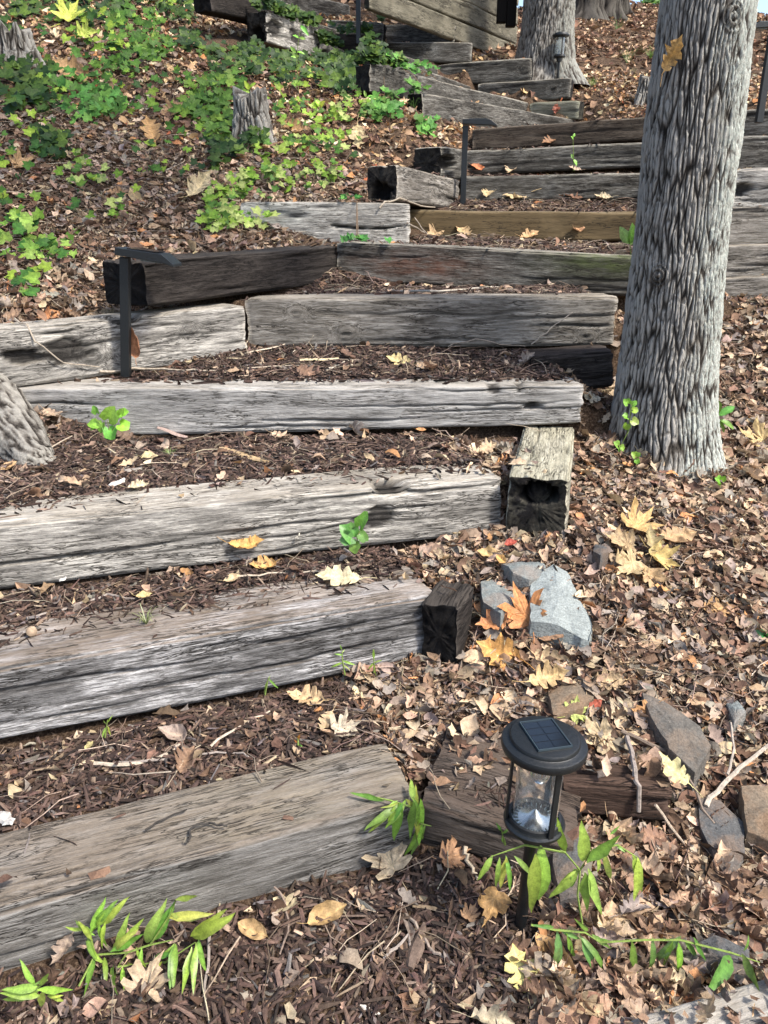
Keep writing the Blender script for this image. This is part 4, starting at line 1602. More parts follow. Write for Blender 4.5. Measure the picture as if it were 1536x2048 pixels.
def chip_template(seed):
    rs = np.random.default_rng(seed)
    a = .5
    w = [.3 + .2 * rs.random() for _ in range(4)]
    V = np.array([(-.5, -w[0] * .5, 0), (.5, -w[1] * .35, rs.random() * .1), (.55 * (1 + .1 * rs.random()), w[2] * .3, 0), (0, w[3] * .8, .05), (-.45, w[0] * .5, 0), (0.05, -w[1] * .8, 0),
                  (-.42, -.02, .10), (.42, 0, .12), (0, .05, .16)])
    Fc = np.array([(0, 5, 6), (5, 8, 6), (5, 1, 7), (5, 7, 8), (1, 2, 7), (2, 3, 7), (3, 8, 7), (3, 4, 8), (4, 6, 8), (4, 0, 6)])
    V[:, 1] *= .8
    V[:, 2] -= .05
    return V, Fc, np.zeros(9)


def pick(cols, n, jit=.25):
    cols = np.array(cols)
    w = cols[:, 3] / cols[:, 3].sum()
    c = cols[rng.choice(len(cols), n, p=w), :3]
    return c * (1 + (rng.random((n, 1)) - .5) * 2 * jit) * (1 + (rng.random((n, 3)) - .5) * .12)


MULCH_COLS = [(.042, .027, .021, 4), (.075, .048, .037, 5), (.115, .075, .057, 3), (.026, .018, .015, 4), (.17, .12, .09, .9), (.30, .23, .16, .35), (.12, .105, .095, .5)]
LIT_COLS = [(.34, .21, .12, 4), (.46, .31, .17, 3.2), (.20, .12, .08, 3.5), (.11, .065, .045, 3), (.60, .48, .32, 2.6), (.36, .17, .07, .9), (.24, .18, .14, 3), (.30, .10, .045, .25)]
LIT_NEAR = [(.31, .215, .145, 5), (.42, .31, .205, 3.6), (.19, .115, .075, 5), (.10, .062, .042, 4.5), (.50, .38, .26, 1.1), (.40, .20, .09, .6), (.22, .185, .155, 3), (.27, .21, .165, 3)]
FARCOLS = [(.26, .155, .095, 4), (.36, .24, .15, 3), (.13, .075, .05, 4), (.42, .32, .22, 1), (.09, .055, .04, 3)]

CH = [chip_template(i) for i in range(8)]
x, y = frustum_pts(190000, .75, 5.2)
mm = mulch_mask(x, y)
keep = mm > .5
x, y = x[keep], y[keep]
z, on = surf(x, y)
keep = (on <= 0) | (rng.random(len(x)) < .6 * on ** 3)
# thin with distance
keep &= rng.random(len(x)) < np.clip(2.6 / y, .35, 1)
x, y, z, on = x[keep], y[keep], z[keep], on[keep]
n = len(x)
S3 = np.stack([.013 + rng.gamma(2.2, .0105, n), .010 + rng.random(n) * .016, .012 + rng.random(n) * .02], 1) * (1 + .08 * y[:, None])
R = rotmats(normals(x, y) * np.where(on > 0, 0, 1)[:, None] + np.array([0, 0, .001]), rng.random(n) * 6.28, np.where(on > 0, .1, 1) * rng.random(n) * .75)
Pm = np.stack([x, y, z + .001 + rng.random(n) * np.where(on > 0, .001, .012)], 1)
joined('bark_mulch', CH, Pm, R, S3, pick(MULCH_COLS, n), M_CHIP, 'dark red brown shredded bark mulch filling the treads between timbers', 'mulch', smooth=False)
print('mulch chips', n)
x, y = frustum_pts(26000, 5.0, 8.4)
mm = mulch_mask(x, y)
keep = mm > .5
x, y = x[keep], y[keep]
z, on = surf(x, y)
keep = (on <= 0) | (rng.random(len(x)) < .1)
x, y, z = x[keep], y[keep], z[keep]
n = len(x)
S3 = np.stack([.03 + rng.random(n) * .04, .02 + rng.random(n) * .02, .03 + rng.random(n) * .03], 1)
R = rotmats(np.tile([0, 0, 1.], (n, 1)), rng.random(n) * 6.28, rng.random(n) * .8)
joined('bark_mulch', CH, np.stack([x, y, z + .008], 1), R, S3, pick(MULCH_COLS, n), M_CHIP, 'dark bark mulch on the higher treads', 'mulch', smooth=False)


def leafpos(n, y0, y1, dens_mulch=.06, on_tie=.05):
    x, y = frustum_pts(n, y0, y1)
    if y0 < 3:
        dn = .55 + .9 * fbm(x * 2.2 + 3, y * 2.2, 1, 3)
        kk = rng.random(n) < dn + .15
        x, y = x[kk], y[kk]
        n = len(x)
    mm = mulch_mask(x, y)
    keep = (mm < .5) | (rng.random(n) < dens_mulch)
    x, y = x[keep], y[keep]
    wedge = (y > 8) & (y < 11.2) & (x > .0) & (x < 2.6) & (rng.random(len(x)) < .3)
    x, y = x[~wedge], y[~wedge]
    z, on = surf(x, y)
    keep = (on <= 0) | (rng.random(len(x)) < on_tie * on)
    return x[keep], y[keep], z[keep], on[keep]


T_SMALL = templates(['OAKS', 'OVAL', 'OAKS', 'OVAL', 'OVALW', 'OAKS', 'OVAL'], 24, 1.55, 5)
T_FRAG = []
for _i in range(10):
    _rs = np.random.default_rng(400 + _i)
    _k = 6
    _a = np.sort(_rs.random(_k) * 6.28)
    _r = .35 + .4 * _rs.random(_k)
    _V = np.stack([_r * np.cos(_a), _r * np.sin(_a) * .62, np.zeros(_k)], 1)
    _V[:, 2] = (_V[:, 0] ** 2) * _rs.uniform(-.9, 1.4) + _V[:, 1] * _rs.uniform(-.5, .5) + _V[:, 1] ** 2 * _rs.uniform(-1.5, 2.5)
    _V = np.concatenate([_V, [[0, 0, _rs.uniform(-.08, .08)]]])
    T_FRAG.append((_V, np.array([(j, (j + 1) % _k, _k) for j in range(_k)]), None))
# small broken fragments underneath
for (y0, y1, cnt, s0, cols, nm) in [(.75, 3.2, 70000, .030, LIT_NEAR, 'crumbled brown leaf fragments under the near litter'), (3.2, 6.5, 42000, .034, LIT_NEAR, 'crumbled leaf fragments around the trunk and wing walls'),
                                    (6.5, 12, 36000, .05, LIT_COLS, 'crumbled leaves over the upper bank')]:
    x, y, z, on = leafpos(cnt, y0, y1, .06, .07)
    n = len(x)
    R = rotmats(normals(x, y), rng.random(n) * 6.28, rng.random(n) * .9)
    joined('leaf_fragments', T_FRAG, np.stack([x, y, z + rng.random(n) * .014], 1), R, s0 * (.5 + rng.random(n)), pick(cols, n) * .8, M_LIT, nm, 'leaf litter', smooth=False)
# whole leaves
CAND = []
for (y0, y1, cnt, s0, cols, nm) in [(.75, 3.4, 19000, .067, LIT_NEAR, 'curled dry leaves covering the slope right of the steps'), (3.4, 6.5, 17000, .080, LIT_NEAR, 'dry leaves round the near trunk and on the lower bank'),
                                    (6.5, 12, 19000, .092, LIT_COLS, 'dry leaves among the ivy and upper timbers'), (12, 25, 26000, .15, FARCOLS, 'brown fallen leaves carpeting the far hillside')]:
    x, y, z, on = leafpos(cnt, y0, y1, .035 if y0 < 3 else .05, .035)
    n = len(x)
    R = rotmats(normals(x, y), rng.random(n) * 6.28, rng.random(n) ** 1.3 * 1.05)
    P = np.stack([x, y, z + .006 + rng.random(n) * .022 * s0 / .06], 1)
    S = s0 * (.55 + rng.random(n) * .85)
    C = pick(cols, n) * 1.1
    if y0 < 6:
        CAND.append((P, R, S, C, y0))
        px, py, dep = project(P)
        vis = (px > 0) & (px < 1536) & (py > 0) & (py < 2048)
        order = np.argsort(-(S / dep) * vis)
        k = 150
        big, rest = order[:k], order[k:]
        CAND[-1] = (P[big], R[big], S[big], C[big], y0)
        P, R, S, C = P[rest], R[rest], S[rest], C[rest]
    joined('leaf_litter', T_SMALL, P, R, S, C, M_LIT, nm, 'leaf litter')
    print(nm, n)

MARKS = [((1083, 1600), 'the front lantern'), ((1120, 1190), 'the largest pale stone'), ((1355, 1455), 'the angular dark slab'), ((1440, 1670), 'the orange stained slate'), ((1530, 1620), 'the brown edge stone'),
         ((1290, 1110), 'the tan leaf pile'), ((1040, 1290), 'the orange leaves'), ((910, 1230), 'the black timber stub'), ((1080, 1010), 'the hollow timber end'), ((1330, 880), 'the trunk foot'),
         ((900, 1520), 'the wide brown slab'), ((1145, 1390), 'the rusty stone'), ((995, 1190), 'the blue grey stone'), ((1440, 830), 'the pointed-leaved seedling'), ((1430, 1910), 'the bottom right stone'),
         ((1240, 1570), 'the reddish offcut'), ((230, 600), 'the charred tie end'), ((250, 520), 'the left path lamp'), ((480, 430), 'the ivy covered timber end'), ((60, 510), 'the lower left ivy'),
         ((1480, 600), 'the right wall foot'), ((500, 230), 'the small grey stump'), ((290, 1900), 'the left green shoots'), ((1160, 1740), 'the arching shoot'), ((775, 1738), 'the big tan maple leaf'),
         ((715, 1060), 'the broad-leaved seedling'), ((220, 840), 'the round-leaved seedling'), ((1262, 820), 'the yellow green seedling'), ((1120, 810), 'the silver step end'), ((190, 370), 'the light ivy sprig'),
         ((760, 370), 'the rotten square end'), ((100, 310), 'the small dark ivy clump'), ((1500, 1250), 'the right litter leaf'), ((1470, 1420), 'the small grey stone'), ((1200, 1100), 'the small dark stone')]
USED = {}


def leaf_label(p, c, S):
    px, py, dep = project(p)
    br = c[0]
    colr = 'dark brown' if br < .16 else 'brown' if br < .28 else 'tan' if br < .46 else 'pale cream'
    if c[0] > 2 * c[1] * .85 and br > .25:
        colr = 'rust orange'
    ds = sorted((math.hypot(px - m[0][0], py - m[0][1]), m) for m in MARKS)
    (mx, my), nm = ds[0][1]
    nm2 = ds[1][1][1]
    an = math.degrees(math.atan2(py - my, px - mx))
    dr = ['right of', 'below right of', 'below', 'below left of', 'left of', 'above left of', 'above', 'above right of'][int(((an + 22.5) % 360) // 45)]
    far = 'close' if ds[0][0] < 90 else 'a little way' if ds[0][0] < 190 else 'well'
    size = 'broad ' if S > .085 else 'small ' if S < .06 else ''
    out_ = not (0 < px < 1536 and 0 < py < 2048)
    best = None
    for sz in ('', size, 'dry ' + size):
        for k_ in (1, 2, 3, 4, 5):
            where = ds[k_][1][1]
            lab = f'{sz}{colr} leaf {"beyond the picture edge" if out_ else far} {dr} {nm}, toward {where}'
            if len(lab.split()) > 16:
                lab = f'{sz}{colr} leaf {dr} {nm}, toward {where}'
            best = best or lab
            if lab not in USED and len(lab.split()) <= 16:
                USED[lab] = 1
                return lab
    lab = best
    USED[lab] = 1
    return lab


T_BIG = templates(['OAK', 'OVALW', 'OAK', 'OVALW', 'OAK', 'MAPLE', 'OVAL'], 21, 1.5, 77, 1, True)
BIGM = [leaf_mesh('fallen_leaf', tp, M_LEAF) for tp in T_BIG]
for P, R, S, C, y0 in CAND:
    for i in range(len(P)):
        M = Matrix.Identity(4)
        for a in range(3):
            for b in range(3):
                M[a][b] = R[i][a][b] * S[i] * 1.2
            M[a][3] = P[i][a]
        M[2][3] += .006
        o = link('fallen_leaf', BIGM[(i * 7) % len(BIGM)], None, leaf_label(P[i], C[i], S[i]),
                 'leaf', 'fallen leaves of the lower litter' if y0 < 2 else 'fallen leaves higher up', mat=M)
        o.color = (*C[i], 1)

# thin straw-like twigs
def straw_templates(k, seed):
    out = []
    rs = np.random.default_rng(seed)
    for i in range(k):
        m = 5
        t_ = np.linspace(-.5, .5, m)
        c = np.stack([t_, np.cumsum(rs.normal(0, .07, m)) * 1, .03 + .05 * np.sin((t_ + .5) * np.pi) + rs.normal(0, .01, m)], 1)
        V, Fc = [], []
        for j in range(m):
            r = .012 * (1 - .6 * j / m)
            for q in range(3):
                a = 2.094 * q
                V.append(c[j] + [0, r * math.cos(a), r * math.sin(a)])
        for j in range(m - 1):
            for q in range(3):
                a, b = 3 * j + q, 3 * j + (q + 1) % 3
                Fc += [(a, b, b + 3), (a, b + 3, a + 3)]
        out.append((np.array(V), np.array(Fc), None))
    return out


ST = straw_templates(8, 3)
x, y = frustum_pts(17000, .75, 7)
z, on = surf(x, y)
keep = (on <= 0) | (rng.random(len(x)) < .01)
keep &= (mulch_mask(x, y) < .5) | (rng.random(len(x)) < .35)
x, y, z = x[keep], y[keep], z[keep]
n = len(x)
R = rotmats(normals(x, y), rng.random(n) * 6.28, rng.random(n) * .35)
S = (.05 + rng.random(n) ** 2 * .15) * (1 + y * .05)
joined('litter_twigs', ST, np.stack([x, y, z + .012], 1), R, S, pick([(.26, .2, .15, 3), (.13, .09, .07, 3), (.42, .34, .25, 1.5)], n), M_STRAW, 'fine dry stalks and twig bits strewn through the litter', 'twig litter')


# ------------------------------------------------------------------ twigs and branches one can point at
def twig(pxs, r, col, label, lift=.012, name='twig', grp='twigs lying on the ground', taper=.35):
    P = []
    for i, (px, py, *e) in enumerate(pxs):
        p = hit(px, py)
        p[2] += lift + (e[0] if e else 0)
        if e and e[0]:
            # raised point: keep on the sight line
            dd = ray(px, py)
            p = UY(px, py, p[1] - e[0] * .5)
        P.append(p)
    Q = []
    for i in range(len(P) - 1):
        for j in range(4):
            f = j / 4
            q = P[i] * (1 - f) + P[i + 1] * f + rng.normal(0, .0025, 3)
            Q.append(q)
    Q.append(P[-1])
    Q = np.array(Q)
    zz = surf(Q[:, 0], Q[:, 1])[0]
    gg = height(Q[:, 0], Q[:, 1])
    zz = np.where(zz - Q[:, 2] > .05, gg, zz)
    Q[:, 2] = np.maximum(Q[:, 2], zz + r * .6)
    c = Q.mean(0)
    mb = MB().tube(list(Q - c), [r * (1 - taper * i / len(Q)) * (1 + .15 * random.random()) for i in range(len(Q))], 6)
    o = link(name, mb.mesh(name, M_TWIG, True), None, label, 'twig', grp, loc=tuple(c))
    o.color = (*col, 1)
    return o


PALE, GREY, BRN = (.42, .35, .27), (.26, .22, .19), (.12, .085, .065)
twig([(190, 1533), (255, 1540), (330, 1520), (365, 1490)], .006, PALE, 'pale bent stick in the mulch above the lowest step')
twig([(215, 1538), (320, 1528), (400, 1518), (470, 1515), (498, 1525)], .0035, GREY, 'thin grey stick curving onto the lowest step')
twig([(420, 1500), (480, 1460), (540, 1430)], .004, PALE, 'straight pale twig leaning up in the mulch behind the lowest step')
twig([(55, 1245), (130, 1225), (215, 1195), (270, 1205)], .005, GREY, 'grey stick in the mulch on the second tread at far left')
twig([(475, 1163), (560, 1155), (680, 1150), (725, 1165)], .0035, PALE, 'thin pale stick beside the cream leaf on the third tread')
twig([(790, 1440), (800, 1380), (870, 1350), (970, 1345)], .005, GREY, 'long bent grey stick left of the orange leaves')
twig([(785, 1390), (850, 1415), (945, 1405)], .003, BRN, 'thin dark stalk above the brown slab')
twig([(942, 1160), (1000, 1175), (1090, 1193)], .005, GREY, 'dark stick lying across the blue grey stone')
twig([(1045, 1195), (1043, 1140), (1050, 1110)], .003, BRN, 'thin twig standing between the two grey stones')
twig([(1250, 1488), (1265, 1560), (1275, 1640)], .008, GREY, 'thick knobbly grey stick standing upright in the litter right of the lantern', lift=.03)
twig([(1240, 1490), (1350, 1550), (1422, 1682)], .006, (.17, .13, .1), 'long dark arching stick right of the lantern', lift=.05)
twig([(1405, 1645), (1450, 1590), (1500, 1545), (1560, 1500)], .008, (.36, .31, .25), 'pale bare branch reaching in from the right edge', lift=.05)
twig([(1450, 1590), (1462, 1530), (1455, 1480)], .004, (.33, .28, .23), 'pale side branch rising from the bare branch at the right edge', lift=.06)
twig([(1285, 1660), (1320, 1720), (1310, 1760)], .007, (.40, .33, .25), 'short pale root-like stick below the knobbly one', lift=.02)
twig([(1310, 1620), (1370, 1700), (1372, 1790), (1315, 1852)], .004, (.36, .29, .22), 'thin looping stalk under the slate', lift=.02)
twig([(1440, 1690), (1500, 1740), (1536, 1775)], .005, BRN, 'dark stick slanting past the slate at the right')
twig([(778, 1795), (830, 1860), (870, 1920), (910, 1940)], .005, (.25, .2, .16), 'grey stick on the mulch left of the lantern stake')
twig([(560, 1860), (640, 1850), (768, 1845)], .003, BRN, 'long thin stem on the mulch at the bottom centre')
twig([(555, 1780), (580, 1850), (560, 1920)], .003, (.2, .15, .12), 'forked thin stem above the bottom mulch')
twig([(415, 1885), (412, 2010)], .004, GREY, 'grey twig standing under the left shoots')
twig([(768, 1925), (815, 1890), (820, 1900)], .004, GREY, 'short grey twig at the bottom centre mulch')
twig([(930, 1700), (940, 1740), (955, 1770)], .006, (.4, .33, .24), 'pale broken root between dry leaf and lantern')
twig([(200, 748), (290, 742), (370, 745), (435, 748)], .006, (.36, .3, .23), 'long pale stick along the back edge of the silver step')
twig([(490, 742), (560, 738), (625, 737)], .004, (.4, .33, .25), 'short thin stick on the mulch behind the silver step')
twig([(585, 710), (612, 695), (627, 675)], .004, (.42, .36, .28), 'pale twig leaning beside the knotty step')
twig([(895, 697), (950, 682), (1000, 692), (1050, 697)], .003, (.3, .25, .2), 'arching thin twig before the knotty step')
twig([(1062, 696), (1100, 665), (1145, 632)], .0035, (.34, .29, .24), 'thin twig propped against the knotty step face', lift=.02)
twig([(30, 645), (70, 690), (130, 735), (200, 742)], .004, (.33, .28, .22), 'bare vine stem hanging over the split wing timber', lift=.02)
twig([(775, 585), (860, 588), (930, 583), (1000, 578)], .006, (.45, .4, .33), 'pale stick lying on the back edge of the knotty step')
twig([(0, 410), (60, 450), (130, 500)], .009, (.2, .16, .13), 'grey branch on the bank above the charred tie')
twig([(100, 540), (150, 500), (260, 475)], .005, (.3, .25, .2), 'thin branch in the leaves left of the charred tie')
twig([(295, 362), (340, 345), (365, 325)], .007, (.35, .3, .25), 'bent grey twig on the bare patch of the ivy bank')
twig([(230, 235), (290, 222), (345, 212)], .006, (.3, .26, .2), 'thin twig among the ivy of the upper bank')
twig([(760, 420), (800, 400), (840, 415), (870, 418)], .006, (.32, .27, .21), 'bare twiggy root beside the ochre step')
twig([(815, 450), (850, 470), (830, 440), (860, 480)], .005, (.3, .25, .2), 'tangled thin roots at the left end of the ochre step')
twig([(1255, 1120), (1270, 1180), (1240, 1215)], .005, (.2, .16, .13), 'dark twig right of the tan leaf pile')
twig([(1410, 1150), (1420, 1190), (1405, 1225)], .007, (.17, .14, .12), 'short dark stick in the right litter')
twig([(0, 925), (70, 918), (145, 878)], .004, (.35, .29, .22), 'thin pale stem below the pale root at left')
twig([(295, 1668), (330, 1645), (375, 1630)], .0028, (.04, .035, .03), 'small dark bent twig on the lowest step')
twig([(378, 1690), (382, 1660), (420, 1657), (455, 1660)], .0032, (.045, .04, .035), 'small black hooked twig on the lowest step')


def chip_piece(p0, p1, w, col, label, lift=.01):
    a, b = hit(*p0), hit(*p1)
    a[2] += lift
    b[2] += lift
    d = b - a
    L = np.linalg.norm(d)
    d /= L
    n_ = np.cross([0, 0, 1.], d)
    n_ /= np.linalg.norm(n_)
    u = np.cross(d, n_)
    k = 8
    V = []
    for i in range(k + 1):
        f = i / k
        ww = w * (math.sin(math.pi * min(1, f * .9 + .08)) ** .5) * (.8 + .4 * random.random())
        for sy, sz in ((-1, 0), (-.6, .35), (.5, .4), (1, 0), (0, -.3)):
            V.append((f * L, sy * ww / 2, sz * w * .5 + .002 * math.sin(f * 7)))
    Fc = []
    for i in range(k):
        for j in range(5):
            Fc.append((i * 5 + j, i * 5 + (j + 1) % 5, i * 5 + 5 + (j + 1) % 5, i * 5 + 5 + j))
    Fc += [(4, 3, 2, 1, 0), tuple(k * 5 + j for j in range(5))]
    M = Matrix(((d[0], n_[0], u[0], a[0]), (d[1], n_[1], u[1], a[1]), (d[2], n_[2], u[2], a[2]), (0, 0, 0, 1)))
    o = link('wood_splinter', MB().add(V, Fc).mesh('wood_splinter', M_TWIG), None, label, 'wood splinter', 'wood splinters on the mulch', mat=M)
    o.color = (*col, 1)


chip_piece((490, 712), (570, 693), .02, (.45, .38, .29), 'slim pale splinter on the mulch behind the silver step')
chip_piece((600, 726), (678, 722), .035, (.55, .46, .28), 'broad yellow splinter on the mulch behind the silver step')
chip_piece((652, 745), (690, 728), .02, (.55, .48, .38), 'white forked splinter right of the yellow one')
chip_piece((700, 722), (704, 737), .03, (.5, .42, .3), 'tiny square chip behind the silver step')
chip_piece((440, 902), (538, 930), .04, (.38, .27, .15), 'long ochre split piece of wood above the third step')
chip_piece((315, 860), (375, 880), .035, (.30, .22, .19), 'pinkish bark piece under the round green seedling')
chip_piece((220, 980), (250, 965), .04, (.5, .46, .42), 'whitish chip at the left of the third step')
chip_piece((120, 1168), (134, 1160), .02, (.5, .47, .43), 'tiny white chip on the third tread at left')
chip_piece((820, 1950), (848, 1860), .035, (.12, .085, .065), 'long dark flake of bark on the mulch left of the stake')
chip_piece((825, 1825), (905, 1826), .014, (.25, .18, .11), 'thin straight lath on the mulch left of the stake')
chip_piece((590, 1085), (600, 1072), .015, (.55, .5, .4), 'tiny pale sliver below the third step face')
chip_piece((2, 1635), (25, 1655), .035, (.45, .42, .38), 'pale chip on the lowest step at the left edge')
chip_piece((720, 2020), (760, 2040), .012, (.5, .46, .4), 'small white splinter at the bottom edge of the mulch')
chip_piece((250, 950), (285, 945), .04, (.24, .21, .18), 'grey chip beside the small grass tuft')

# ------------------------------------------------------------------ fallen leaves that stand out
HT = {}


def hero(kind, px, py, size_px, ang, col, label, curl=.8, cross=.6, twist=.3, fold=.15, tilt=.35, lift=.02, seed=0, Y=None, Rm=None):
    p = hit(px, py) if Y is None else UY(px, py, Y)
    _, _, dep = project(p)
    S = size_px / F * dep
    if kind in ('OAK', 'OVALW', 'OVAL'):
        tp = strip_leaf({'OAK': OAK, 'OVALW': OVALW, 'OVAL': OVAL}[kind], fold, curl * 1.5, cross * 1.6, twist * 1.5, seed + 3, .075, 2, True)
    else:
        tp = polar_leaf({'MAPLE': MAPLE, 'HEART': HEART}[kind], fold, curl * 1.5, cross * 1.6, twist * 1.5, seed + 3, .075, sub=2, stalk=True)
    me = leaf_mesh('fallen_leaf', tp, M_LEAF)
    if Y is None:
        N = normals(np.array([p[0]]), np.array([p[1]]))
        N = N + np.array([[0, -tilt, 0]])
        N /= np.linalg.norm(N)
        if 61 < seed < 80:
            ang = (seed * 67) % 360
        R = rotmats(N, np.array([math.radians(ang)]), np.array([0.02]))[0]
    else:
        R = np.array(Rm)
    M = Matrix.Identity(4)
    for a in range(3):
        for b in range(3):
            M[a][b] = R[a][b] * S
        M[a][3] = p[a]
    if Y is None:
        zz = (tp[0] @ np.array(R)[2]) * S
        lift = max(lift, -float(np.percentile(zz, 12)) + .004)
    M[2][3] += lift
    o = link('fallen_leaf', me, None, label, 'leaf', 'fallen leaves that stand out', mat=M)
    o.color = (col[0] * .80, col[1] * .80, col[2] * .86, 1)
    return o


ORG, TAN, YEL, CRM, RED = (.62, .26, .07), (.55, .36, .17), (.65, .48, .16), (.66, .56, .33), (.35, .08, .04)
hero('OAK', 492, 1100, 88, 10, (.66, .38, .12), 'orange oak leaf curled up in front of the third step', 1.0, .9)
hero('OAK', 528, 1143, 70, 195, (.6, .36, .13), 'smaller orange leaf just below the orange oak leaf', 1.2, 1.0, seed=2)
hero('OAK', 680, 1166, 100, 175, CRM, 'cream lobed leaf lying on the second step edge', .4, .3, seed=3)
hero('OVALW', 465, 1168, 36, 30, (.6, .45, .25), 'small pale leaf left of the cream lobed leaf', .5, .5, seed=4)
hero('MAPLE', 775, 1738, 112, 120, (.62, .49, .30), 'largest tan maple leaf, flat at the right end of the lowest step', .35, .3, .1, seed=5, lift=.03)
hero('MAPLE', 905, 1728, 85, 20, (.5, .28, .14), 'tan maple leaf with orange edge left of the lantern stake', 1.3, .8, seed=6)
hero('MAPLE', 985, 1832, 110, 250, (.6, .36, .14), 'crumpled ochre leaf at the foot of the lantern stake', 1.4, 1.2, .8, seed=7, lift=.03)
hero('MAPLE', 940, 1845, 60, 60, (.45, .27, .14), 'brown shrivelled leaf left of the ochre one by the stake', 1.2, 1., seed=8)
hero('OVALW', 1105, 1935, 120, 125, (.62, .38, .16), 'long folded orange tan leaf below the lantern', .6, 1.5, .3, seed=9, lift=.02)
hero('OAK', 1038, 1955, 100, 100, (.70, .62, .22), 'yellow leaf with eaten edges below the lantern', .3, .3, seed=10)
hero('OVALW', 655, 1850, 90, 30, (.48, .32, .14), 'folded brown leaf on the mulch at bottom centre', .8, 1.4, seed=11)
hero('OVALW', 505, 1875, 70, 160, (.5, .33, .15), 'tan folded leaf right of the left shoots', .9, 1.2, seed=12)
hero('MAPLE', 300, 1975, 120, 70, (.50, .38, .24), 'ragged tan maple leaf beneath the left shoots', .9, .8, .6, seed=13, tilt=.6)
hero('OAK', 130, 1910, 80, 260, (.34, .26, .19), 'grey brown shrivelled leaf standing at the left shoots', 1.4, 1.4, 1.2, seed=14)
hero('OAK', 615, 1408, 90, 170, (.60, .42, .22), 'tan leaf with upturned lobes above the lowest step', .8, .8, seed=15)
hero('MAPLE', 690, 1472, 80, 20, (.60, .50, .34), 'pale maple leaf at the top edge of the lowest step', .7, .5, seed=16)
hero('OAK', 655, 1455, 60, 250, (.5, .36, .2), 'small brown leaf left of the pale maple leaf', .9, .9, seed=17)
hero('MAPLE', 1045, 1245, 115, 100, (.60, .27, .10), 'bright orange maple leaf below the pale stones', .9, .5, .4, seed=18, lift=.05, tilt=.5)
hero('OAK', 990, 1268, 90, 200, (.6, .27, .11), 'orange leaf lobe left of the bright orange maple leaf', .9, .8, .4, seed=19, lift=.04)
hero('OAK', 1000, 1325, 105, 150, (.62, .33, .10), 'orange brown oak leaf lowest of the orange group', .7, .6, .5, seed=20, lift=.04, tilt=.6)
hero('MAPLE', 1095, 1280, 90, 40, (.42, .25, .14), 'brown maple leaf right of the orange group', 1.2, .9, .5, seed=21, lift=.03)
hero('OAK', 1100, 1330, 90, 340, (.5, .36, .2), 'tan leaf under the orange group', .9, 1.1, .5, seed=22)
hero('OAK', 1090, 1385, 95, 20, (.60, .42, .20), 'long tan leaf over the rusty stone', .5, .8, seed=23, lift=.05)
hero('MAPLE', 1275, 1075, 100, 60, (.60, .40, .16), 'topmost golden leaf of the tan leaf pile', .8, .6, .5, seed=24, lift=.06, tilt=.5)
hero('MAPLE', 1240, 1110, 90, 170, (.48, .34, .18), 'left leaf of the tan leaf pile', 1.3, .9, .5, seed=25, lift=.05)
hero('OAK', 1345, 1100, 100, 20, (.46, .30, .15), 'brown leaf sticking out to the right of the tan leaf pile', 1.1, 1.1, .5, seed=26, lift=.05)
hero('MAPLE', 1320, 1145, 90, 330, (.60, .44, .16), 'yellow right-hand leaf of the tan leaf pile', .8, .7, .5, seed=27, lift=.05)
hero('MAPLE', 1255, 1155, 95, 230, (.56, .42, .22), 'pale lower leaf of the tan leaf pile', .8, .8, .5, seed=28, lift=.04)
hero('MAPLE', 1300, 1175, 80, 280, (.5, .34, .17), 'lowest leaf of the tan leaf pile', 1.0, .8, .5, seed=29, lift=.03)
hero('OAK', 1300, 1115, 80, 100, (.34, .27, .13), 'olive brown curled leaf in the middle of the tan pile', 1.4, 1., .5, seed=30, lift=.06)
hero('MAPLE', 1152, 1448, 60, 30, (.50, .55, .16), 'yellow green leaf just behind the lantern cap', .4, .3, seed=31, lift=.04)
hero('OVALW', 1188, 1430, 34, 40, RED, 'small red leaf behind the lantern cap', .5, .5, seed=32, lift=.03)
hero('MAPLE', 1290, 1450, 80, 240, (.60, .33, .14), 'orange leaf left of the large angular slab', .8, .6, .4, seed=33, lift=.03, tilt=.5)
hero('MAPLE', 1195, 1495, 100, 200, (.58, .45, .26), 'pale tan leaf right of the lantern cap', .8, .6, .4, seed=34, lift=.03)
hero('OAK', 1345, 1560, 90, 130, (.62, .55, .26), 'yellow spotted leaf behind the dark arching stick', .4, .3, seed=35, lift=.03)
hero('OAK', 1215, 1375, 80, 190, (.5, .36, .2), 'tan leaf in the litter above the slab', .9, .9, seed=36, lift=.02)
hero('OAK', 1235, 1430, 85, 210, (.55, .44, .28), 'pale leaf between the lantern and the angular slab', .9, .9, seed=37)
hero('MAPLE', 1240, 1700, 110, 300, (.5, .34, .2), 'large brown leaf right of the stake behind the shoots', .8, .9, .5, seed=38, lift=.02)
hero('OAK', 800, 731, 62, 160, (.66, .52, .24), 'yellow leaf on the mulch behind the silver step', .6, .5, seed=39, lift=.015, tilt=.6)
hero('OAK', 850, 742, 50, 10, (.40, .28, .17), 'brown leaf right of the yellow one behind the silver step', .9, .9, seed=40)
hero('OVALW', 842, 868, 22, 0, (.6, .30, .12), 'tiny orange leaf against the silver step face', .5, .5, seed=41)
hero('OAK', 275, 985, 50, 20, (.62, .52, .32), 'pale leaf at the back of the third step', .7, .7, seed=42)
hero('OVALW', 300, 925, 36, 10, (.62, .5, .26), 'small yellow leaf left of the grass tuft', .5, .5, seed=43)
hero('OVALW', 865, 1115, 60, 160, (.45, .30, .2), 'pinkish brown leaf right of the maple seedling', .7, .8, seed=44)
hero('OVALW', 975, 1122, 45, 160, (.62, .42, .18), 'yellow tan leaf above the blue grey stone', .6, .7, seed=45, lift=.03)
hero('OVALW', 1020, 1112, 28, 20, (.40, .08, .05), 'small red leaf on the flat stone', .5, .5, seed=46, lift=.05)
